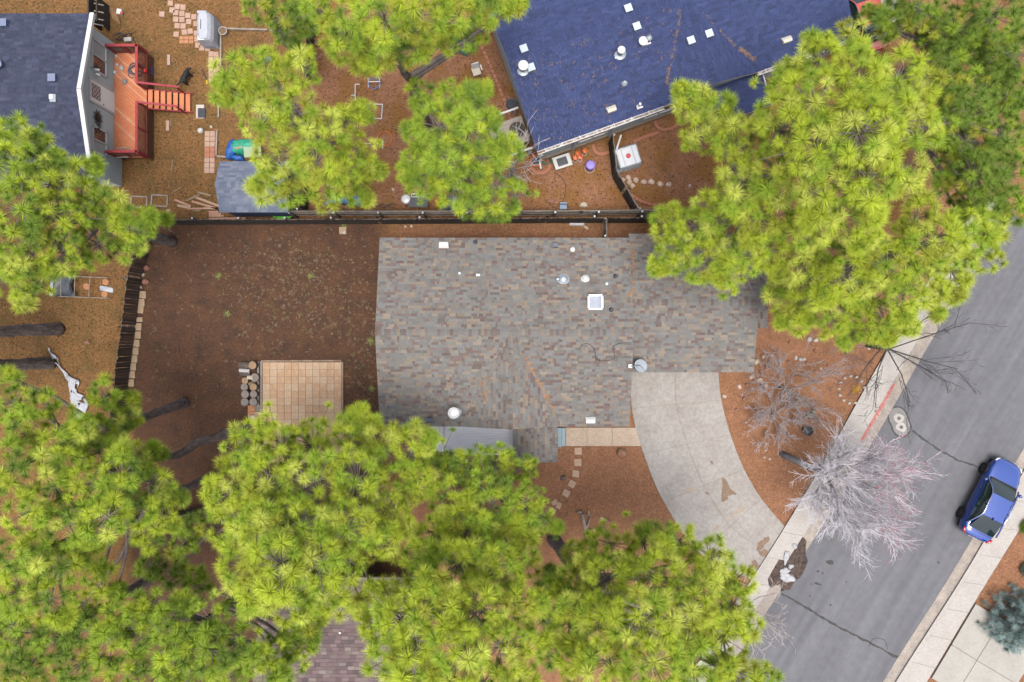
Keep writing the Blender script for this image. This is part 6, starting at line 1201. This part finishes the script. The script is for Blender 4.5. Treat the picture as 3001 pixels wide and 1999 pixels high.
pine('tall pine with big pale tufts beside the brown roofed house', [(1000, 1230, 55, 11), (1080, 1215, 55, 11), (1160, 1245, 50, 10.5), (960, 1300, 60, 12), (1050, 1300, 68, 13.5), (1140, 1310, 60, 12.5), (1205, 1290, 42, 10.5), (895, 1370, 40, 11), (865, 1440, 42, 12), (920, 1430, 58, 14), (1010, 1400, 68, 15), (1100, 1400, 68, 14.5), (1190, 1390, 52, 12.5), (895, 1520, 52, 14), (960, 1500, 68, 16), (1060, 1500, 72, 16), (1150, 1490, 60, 14.5), (1220, 1470, 40, 12), (1000, 1580, 70, 16), (1110, 1580, 65, 15), (1200, 1570, 45, 13)], mixA, seed=8)
pine('dense bright pine between driveway and driftwood log', [(1335, 1275, 46, 9), (1405, 1255, 48, 9.5), (1480, 1248, 48, 9.5), (1560, 1250, 48, 9.5), (1635, 1285, 48, 9), (1690, 1335, 44, 9), (1330, 1350, 50, 10.5), (1400, 1340, 68, 12.5), (1500, 1330, 70, 13), (1600, 1350, 62, 12), (1685, 1400, 50, 10.5), (1310, 1440, 46, 11.5), (1380, 1430, 68, 14), (1480, 1430, 72, 15.5), (1580, 1440, 68, 14), (1665, 1470, 54, 12), (1722, 1445, 32, 10), (1320, 1530, 52, 13), (1400, 1530, 68, 15.5), (1500, 1530, 72, 16.5), (1600, 1540, 68, 15), (1695, 1550, 54, 13), (1755, 1562, 36, 11)], mixA, base=(1623, 1582), tr=.3, seed=9)
pine('huge bright pine overhanging the garage roof and blue roof', [(1590, 235, 44, 9), (1650, 255, 50, 10), (1620, 310, 50, 10), (1700, 330, 60, 12), (1815, 190, 48, 12), (1885, 135, 52, 12), (1960, 105, 46, 11), (1790, 290, 68, 14), (1880, 230, 74, 16), (1980, 195, 74, 17), (2065, 185, 60, 15.5), (2125, 195, 40, 13), (1880, 330, 78, 17), (1980, 300, 82, 18), (2075, 280, 66, 17), (2130, 290, 40, 14.5), (1700, 430, 64, 12.5), (1790, 400, 72, 15), (1900, 430, 74, 16), (2000, 410, 74, 16.5), (2085, 390, 55, 15), (1650, 480, 50, 11), (1760, 500, 60, 13), (1870, 520, 60, 13.5), (1980, 500, 60, 14), (1540, 515, 46, 8), (1600, 520, 48, 9), (1545, 590, 42, 7.5), (1620, 600, 52, 9), (1700, 590, 56, 10), (1670, 645, 30, 7.5), (1770, 580, 48, 10)], mixA, tr=.34, seed=10)
pine('wide bright pine spreading over the planting bed and sidewalk', [(1800, 675, 40, 7), (1860, 640, 58, 9), (1950, 640, 62, 10.5), (2050, 600, 66, 12), (2150, 560, 66, 12.5), (2225, 530, 54, 11.5), (2280, 525, 36, 10), (1835, 720, 42, 7.5), (1920, 725, 46, 8), (2010, 700, 56, 9.5), (2100, 660, 60, 11), (2195, 620, 56, 10.5), (2270, 590, 36, 9), (1955, 765, 26, 7), (2045, 760, 26, 7), (2085, 735, 32, 8), (2155, 690, 34, 9), (2110, 500, 46, 11), (1890, 590, 40, 10)], mixA, seed=11)
pine('dark green pine in the corner beyond the red car', [(2035, 45, 38, 8), (2110, 20, 52, 9), (2200, 60, 62, 9), (2290, 30, 62, 10), (2180, 125, 50, 8), (2260, 140, 60, 9), (2330, 120, 52, 10), (2160, 85, 40, 8), (2185, 185, 42, 8), (2140, 60, 40, 6), (2230, 100, 44, 6.5), (2300, 80, 44, 6.5), (2290, 170, 44, 6.5)], mixC, seed=12, tsize=.36)
pine('dark green pine beyond the huge bright pine near the road', [(2230, 230, 62, 9), (2310, 220, 52, 9.5), (2225, 320, 52, 8), (2310, 310, 52, 9), (2245, 400, 48, 8.5), (2320, 400, 48, 9), (2270, 465, 36, 8), (2330, 480, 36, 8.5), (2190, 275, 40, 8), (2195, 350, 40, 7.5), (2180, 420, 36, 7.5), (2225, 460, 34, 7), (2270, 270, 42, 6), (2280, 360, 42, 6), (2210, 390, 40, 5.5), (2180, 320, 36, 5.5), (2175, 240, 36, 6)], mixC, seed=13, tsize=.36)
pine('loose yellowish pine overhanging the shed and garden bed', [(535, 165, 36, 12), (600, 140, 42, 12.5), (560, 200, 42, 12.5), (640, 205, 52, 13), (695, 150, 38, 12), (515, 215, 28, 11), (600, 270, 52, 13), (680, 260, 52, 13), (740, 300, 52, 12), (640, 350, 54, 12), (720, 375, 54, 11.5), (795, 280, 48, 10), (825, 340, 42, 9.5), (785, 395, 48, 10), (845, 390, 26, 8.5), (620, 420, 42, 10), (680, 425, 42, 10), (755, 435, 38, 9), (820, 430, 30, 8.5)], {'y': 4, 'o': 3, 'g': 4, 'l': 2}, seed=14, dens=.85)
pine('rounded green pine beside the hoop garden and blue roof', [(970, 225, 36, 9.5), (1030, 230, 44, 11), (1095, 225, 38, 10), (1010, 290, 54, 12), (1090, 290, 54, 12.5), (955, 305, 32, 9.5), (950, 370, 36, 9.5), (1030, 370, 58, 12.5), (1110, 360, 52, 12), (1175, 335, 30, 9), (970, 425, 38, 9), (1050, 430, 52, 11), (1130, 430, 42, 10), (1080, 465, 38, 8), (1185, 450, 34, 7), (1150, 475, 32, 7)], mixB, base=(1350, 520), seed=15, dens=.95)
pine('pale topped pine at the end of the dark plank fence', [(745, 20, 42, 13), (800, 60, 52, 13.5), (880, 40, 62, 14.5), (960, 30, 62, 14), (1050, 30, 52, 12), (1120, 15, 46, 11.5), (1175, 12, 24, 10), (785, 105, 40, 12), (860, 115, 52, 13), (950, 105, 50, 12.5), (1015, 95, 42, 11), (835, 145, 26, 11), (1080, 80, 36, 9)], {'y': 3, 'o': 3, 'g': 4, 'd': 1}, seed=16)
pine('shaded dark pine at the top beside the plank fence', [(600, 8, 40, 8), (650, 40, 42, 8), (690, 15, 36, 8), (660, 75, 30, 7)], mixC, seed=17, tsize=.32)
pine('pine leaning over the slate roofed house corner', [(30, 310, 48, 11), (85, 350, 46, 11.5), (30, 390, 60, 13), (110, 420, 58, 13), (185, 405, 38, 10.5), (40, 480, 64, 14), (130, 500, 62, 13), (210, 460, 46, 11), (260, 490, 42, 10), (305, 512, 38, 9), (342, 505, 24, 8), (50, 570, 62, 13), (140, 580, 52, 12), (220, 560, 48, 10.5), (290, 575, 36, 9), (20, 640, 48, 12), (85, 645, 42, 11), (55, 685, 28, 10)], mixD, base=(505, 708), tr=.24, seed=18, tsize=.345)
pine('pine behind the torn white tarp', [(30, 925, 46, 11), (105, 935, 40, 11), (240, 915, 38, 9), (288, 922, 28, 8), (190, 990, 40, 10.5), (250, 970, 40, 10), (295, 965, 24, 8), (60, 1000, 56, 13), (140, 1040, 52, 13), (20, 1080, 52, 14), (220, 1040, 46, 11.5), (20, 870, 30, 9)], mixD, base=(543, 1180), tr=.2, seed=19, tsize=.345)
pine('pine with a long leaning trunk rising beside the patio', [(290, 1040, 42, 11), (335, 1055, 26, 9), (270, 1100, 52, 13), (350, 1110, 42, 11), (388, 1140, 26, 9.5), (200, 1120, 52, 14), (120, 1120, 52, 14.5), (310, 1170, 50, 13), (368, 1190, 36, 10.5), (240, 1190, 52, 14), (150, 1210, 52, 14.5), (60, 1180, 52, 15), (340, 1235, 34, 10)], mixD, base=(725, 1245), tr=.21, seed=20, tsize=.345)
pine('pine with a short visible trunk in the yard corner', [(60, 1280, 52, 15), (140, 1300, 46, 13), (40, 1360, 58, 15), (110, 1380, 44, 13.5), (205, 1270, 38, 11), (230, 1330, 38, 10.5), (190, 1390, 36, 9), (20, 1440, 46, 12)], mixD, base=(627, 1391), tr=.17, seed=21)
pine('dark low pine filling the yard corner under taller pines', [(40, 1460, 52, 10), (130, 1470, 52, 10), (60, 1540, 52, 10), (180, 1530, 48, 9), (200, 1450, 40, 8.5)], mixC, seed=22)
pine('green pine next to the brown roofed house eave', [(290, 1400, 42, 10), (350, 1390, 38, 10), (250, 1470, 46, 11), (320, 1450, 52, 12), (400, 1430, 46, 11), (450, 1345, 38, 8), (400, 1500, 56, 12), (480, 1430, 50, 11.5), (480, 1500, 56, 12), (550, 1480, 50, 11), (300, 1545, 48, 11), (420, 1560, 52, 12), (520, 1560, 50, 11), (600, 1530, 44, 10), (645, 1485, 38, 9), (690, 1495, 34, 8.5), (650, 1545, 30, 8)], mixB, seed=23)
pine('small dark understory pine at the rail fence', [(420, 1255, 34, 6), (460, 1200, 32, 6), (400, 1320, 34, 6.5), (350, 1300, 30, 6)], mixC, base=(800, 1450), tr=.12, seed=24, dens=.8)
pine('small dark understory pine under the driveway pine', [(1265, 1350, 30, 6), (1275, 1420, 30, 7), (1260, 1500, 34, 8)], mixC, base=(1600, 1700), tr=.12, seed=25, dens=.8)
for i, (bx_, by_, z) in enumerate(((175, 965, 13), (150, 1065, 12.5))):
    c = W(bx_, by_); r = random.Random(i); bl = [(c.x - 1.0 + r.uniform(-2.2, 1.2), c.y + r.uniform(-2, 2), z - 4 + 4 * k / 9 + r.uniform(-.5, .5), r.uniform(.8, 1.2)) for k in range(10)] + [(c.x - 1.0, c.y, z, 1.0)]
    pine(('thick dark pine trunk standing near the low pipe frame', 'dark pine trunk standing next to the torn white tarp')[i], bl, mixD, base=(bx_, by_), tr=.27, seed=30 + i, world=True)
# blue spruce at the corner across the road and small shrubs
def spruce(label, px, py, h, rad, cols, seed):
    r = np.random.default_rng(seed); c = W(px, py); t = thing('spruce_tree', label, 'tree', c, 'evergreens across the road'); MB().tube([c, c + Z3 * h], [.1, .02], 8).build('trunk', pbark, t)
    P, D, S = [], [], []; SA, SB = [], []
    for k in range(520):
        z = h * (1 - math.sqrt(r.random())) * .98 + .15; R1 = rad * (1 - z / h) * r.uniform(.35, 1.05) + .05; a = r.uniform(0, 6.28); p = c + Vector((math.cos(a) * R1, math.sin(a) * R1, z)); P.append(tuple(p)); D.append(tuple((Vector((math.cos(a), math.sin(a), .35))).normalized())); S.append(r.uniform(.2, .32))
        if k % 4 == 0: SA.append(c + Z3 * (z * .95)); SB.append(p)
    V, Fc = sticks(SA, SB, .015, .008, 3); npmesh('branches', V, Fc, twig_m, t); P = np.array(P); D = np.array(D); S = np.array(S); A = np.cross(D, np.array([[0, 0, 1.]])); A /= np.linalg.norm(A, axis=1, keepdims=True); Bv = np.cross(D, A); VV = []; CC = []
    for i in range(len(P)):
        T, rn = TUFT[i % len(TUFT)]; T = T[:110]; v = (T.reshape(-1, 3) * np.array([.8, .8, 1.3])) @ np.stack([A[i], Bv[i], D[i]], 0) * S[i] + P[i]; VV.append(v); q = np.array(cols[i % len(cols)]) * r.uniform(.8, 1.2); CC.append(np.tile(np.append(q, 1), (len(v), 1)))
    VV = np.concatenate(VV); npmesh('crown', VV, np.arange(len(VV)).reshape(-1, 3), needle_m, t, cols=np.concatenate(CC)); return t
spruce('silvery blue spruce beside the driveway across the road', 2958, 1808, 4.2, 1.75, ((.20, .29, .27), (.27, .37, .35), (.15, .22, .2), (.34, .44, .43)), 3)
spruce('small green shrub at the sidewalk edge across the road', 3004, 1542, .5, .3, ((.16, .24, .05), (.24, .3, .06)), 4); spruce('small grey green shrub near the blue spruce', 3008, 1668, .5, .3, ((.14, .2, .16), (.2, .25, .18)), 5)
spruce('teal juniper bush beside the brick edging', 1362, 118, 1.6, .8, ((.05, .17, .14), (.08, .22, .18)), 6); spruce('green wire plant bush by the plank fence', 925, 74, .8, .45, ((.03, .15, .1), (.05, .2, .12)), 7)
# ---------------------------------------------------------------- bare trees and shrubs
def bare(label, px, py, H, spread, n1, n2, n3, n4, r0, col, seed, lean=(0, 0), tip=None, name='bare_tree', cat='tree', up=.75, twig=.006, fork=.2):
    r = np.random.default_rng(seed); c = W(px, py); root = thing(name, label, cat, c, 'bare winter trees and shrubs'); SA, SB, ra, rb, T = [], [], [], [], []
    def seg(a, b, r1, r2, lv):
        m = a.lerp(b, .5) + Vector(r.normal(0, .04, 3)) * (b - a).length; SA.extend([a, m]); SB.extend([m, b]); ra.extend([r1, (r1 + r2) / 2]); rb.extend([(r1 + r2) / 2, r2]); T.extend([lv, lv]); return m
    top = c + Vector((lean[0], lean[1], H * fork)); mbt = MB(); mbt.tube([c, c.lerp(top, .5) + Vector(r.normal(0, .03, 3)), top], [r0 * 1.2, r0, r0 * .85], 10); mbt.build('trunk', PM('bare_bark_' + label[:8], tuple(k * .35 for k in col), tuple(k * .6 for k in col), scale=6, rough=.95, bump=.6), root, smooth=True)
    for i in range(n1):
        a = 2 * math.pi * (i + r.random()) / n1; el = r.uniform(.35, 1.15) * up + .1; d1 = Vector((math.cos(a) * math.cos(el), math.sin(a) * math.cos(el), math.sin(el))); L = H * r.uniform(.4, .62); s1 = c.lerp(top, r.uniform(.6, 1.0)); e1 = s1 + Vector((d1.x * L * spread, d1.y * L * spread, d1.z * L)) + Vector((lean[0], lean[1], 0)) * .4; seg(s1, e1, r0 * .5, r0 * .22, 1)
        for j in range(n2):
            t = .3 + .7 * (j + r.random()) / n2; s2_ = s1.lerp(e1, t); d2 = (d1 + Vector(r.normal(0, .5, 3)) + Vector((0, 0, .2))).normalized(); L2_ = H * r.uniform(.18, .32); e2 = s2_ + Vector((d2.x * spread, d2.y * spread, d2.z)) * L2_; seg(s2_, e2, r0 * .2, r0 * .09, 2)
            for k in range(n3):
                t = .25 + .75 * (k + r.random()) / n3; s3_ = s2_.lerp(e2, t); d3 = (d2 + Vector(r.normal(0, .45, 3)) + Vector((0, 0, .15))).normalized(); e3 = s3_ + d3 * H * r.uniform(.07, .14); seg(s3_, e3, max(r0 * .08, twig * 1.3), twig, 3)
                for _ in range(n4): s4 = s3_.lerp(e3, r.uniform(.2, 1)); d4 = (d3 + Vector(r.normal(0, .45, 3))).normalized(); seg(s4, s4 + d4 * H * r.uniform(.03, .07), twig, twig * .6, 4)
    V, Fc = sticks(SA, SB, ra, rb, 3); V[:, 2] = np.maximum(V[:, 2], .01); cl = np.array([[*col, 1]]) * np.array([[.55, .55, .55, 1]]); lv = np.repeat(np.array(T), 6); cc = np.zeros((len(V), 4)); k = np.clip((lv - 1) / 2.0, 0, 1)[:, None]; cc[:, :3] = np.array(col) * (.6 + .4 * k); cc[:, 3] = 1
    if tip is not None:
        m = (lv == 4) & (np.repeat(r.random(len(T)) < .3, 6)) & (V[:, 0] > c.x + 3.0); cc[m, :3] = tip
    npmesh('branches', V, Fc, attr_mat('bare_twigs', 'col', .85), root, cols=cc); return root
bare('large silvery bare tree with red bud tips over sidewalk and road', 2290, 1330, 6.6, .8, 17, 8, 8, 6, .15, (.50, .475, .51), 41, (1.9, -.9), (.45, .10, .12), twig=.0055, fork=.3)
bare('dark branched bare tree at the sidewalk under the pine', 2540, 1012, 4.2, 1.5, 11, 6, 5, 3, .09, (.075, .066, .07), 42, (.9, -.2), up=.45, twig=.006)
bare('grey twiggy bare tree beside the rock bed', 2285, 1135, 3.2, 1.35, 11, 7, 6, 5, .07, (.27, .245, .25), 43, (.2, -.1), up=.5, twig=.006)
bare('pale tangled bare shrub nearest the driveway curve', 2262, 1215, 2.0, 1.5, 11, 7, 6, 5, .05, (.33, .30, .31), 44, up=.5, name='bare_shrub', cat='shrub', twig=.006, fork=.1)
bare('small thin bare shrub by the dark branched tree', 2478, 1035, 1.6, 1.4, 7, 5, 4, 3, .03, (.22, .18, .19), 45, up=.6, name='bare_shrub', cat='shrub', twig=.005, fork=.1)
bare('low bare shrub growing beside the garage corner rocks', 2290, 1085, 1.7, 1.2, 6, 5, 4, 3, .03, (.32, .28, .3), 46, up=.7, name='bare_shrub', cat='shrub', twig=.005, fork=.1)
bare('pale bare tree reaching over the road behind the driveway pine', 2125, 1760, 4.0, 1.15, 9, 6, 4, 3, .07, (.46, .40, .39), 47, (.5, -.3), up=.55, twig=.006)
bare('grey dead treetop beside the orange tub', 1500, 545, 6.2, .32, 13, 4, 2, 1, .07, (.40, .37, .38), 48, (.0, .0), up=.55, twig=.008, fork=.72)
bare('small bare shrub on the dirt near pinkish stones', 1950, 500, 1.0, 1.4, 6, 4, 3, 2, .02, (.16, .12, .11), 49, up=.5, name='bare_shrub', cat='shrub', twig=.005, fork=.1)
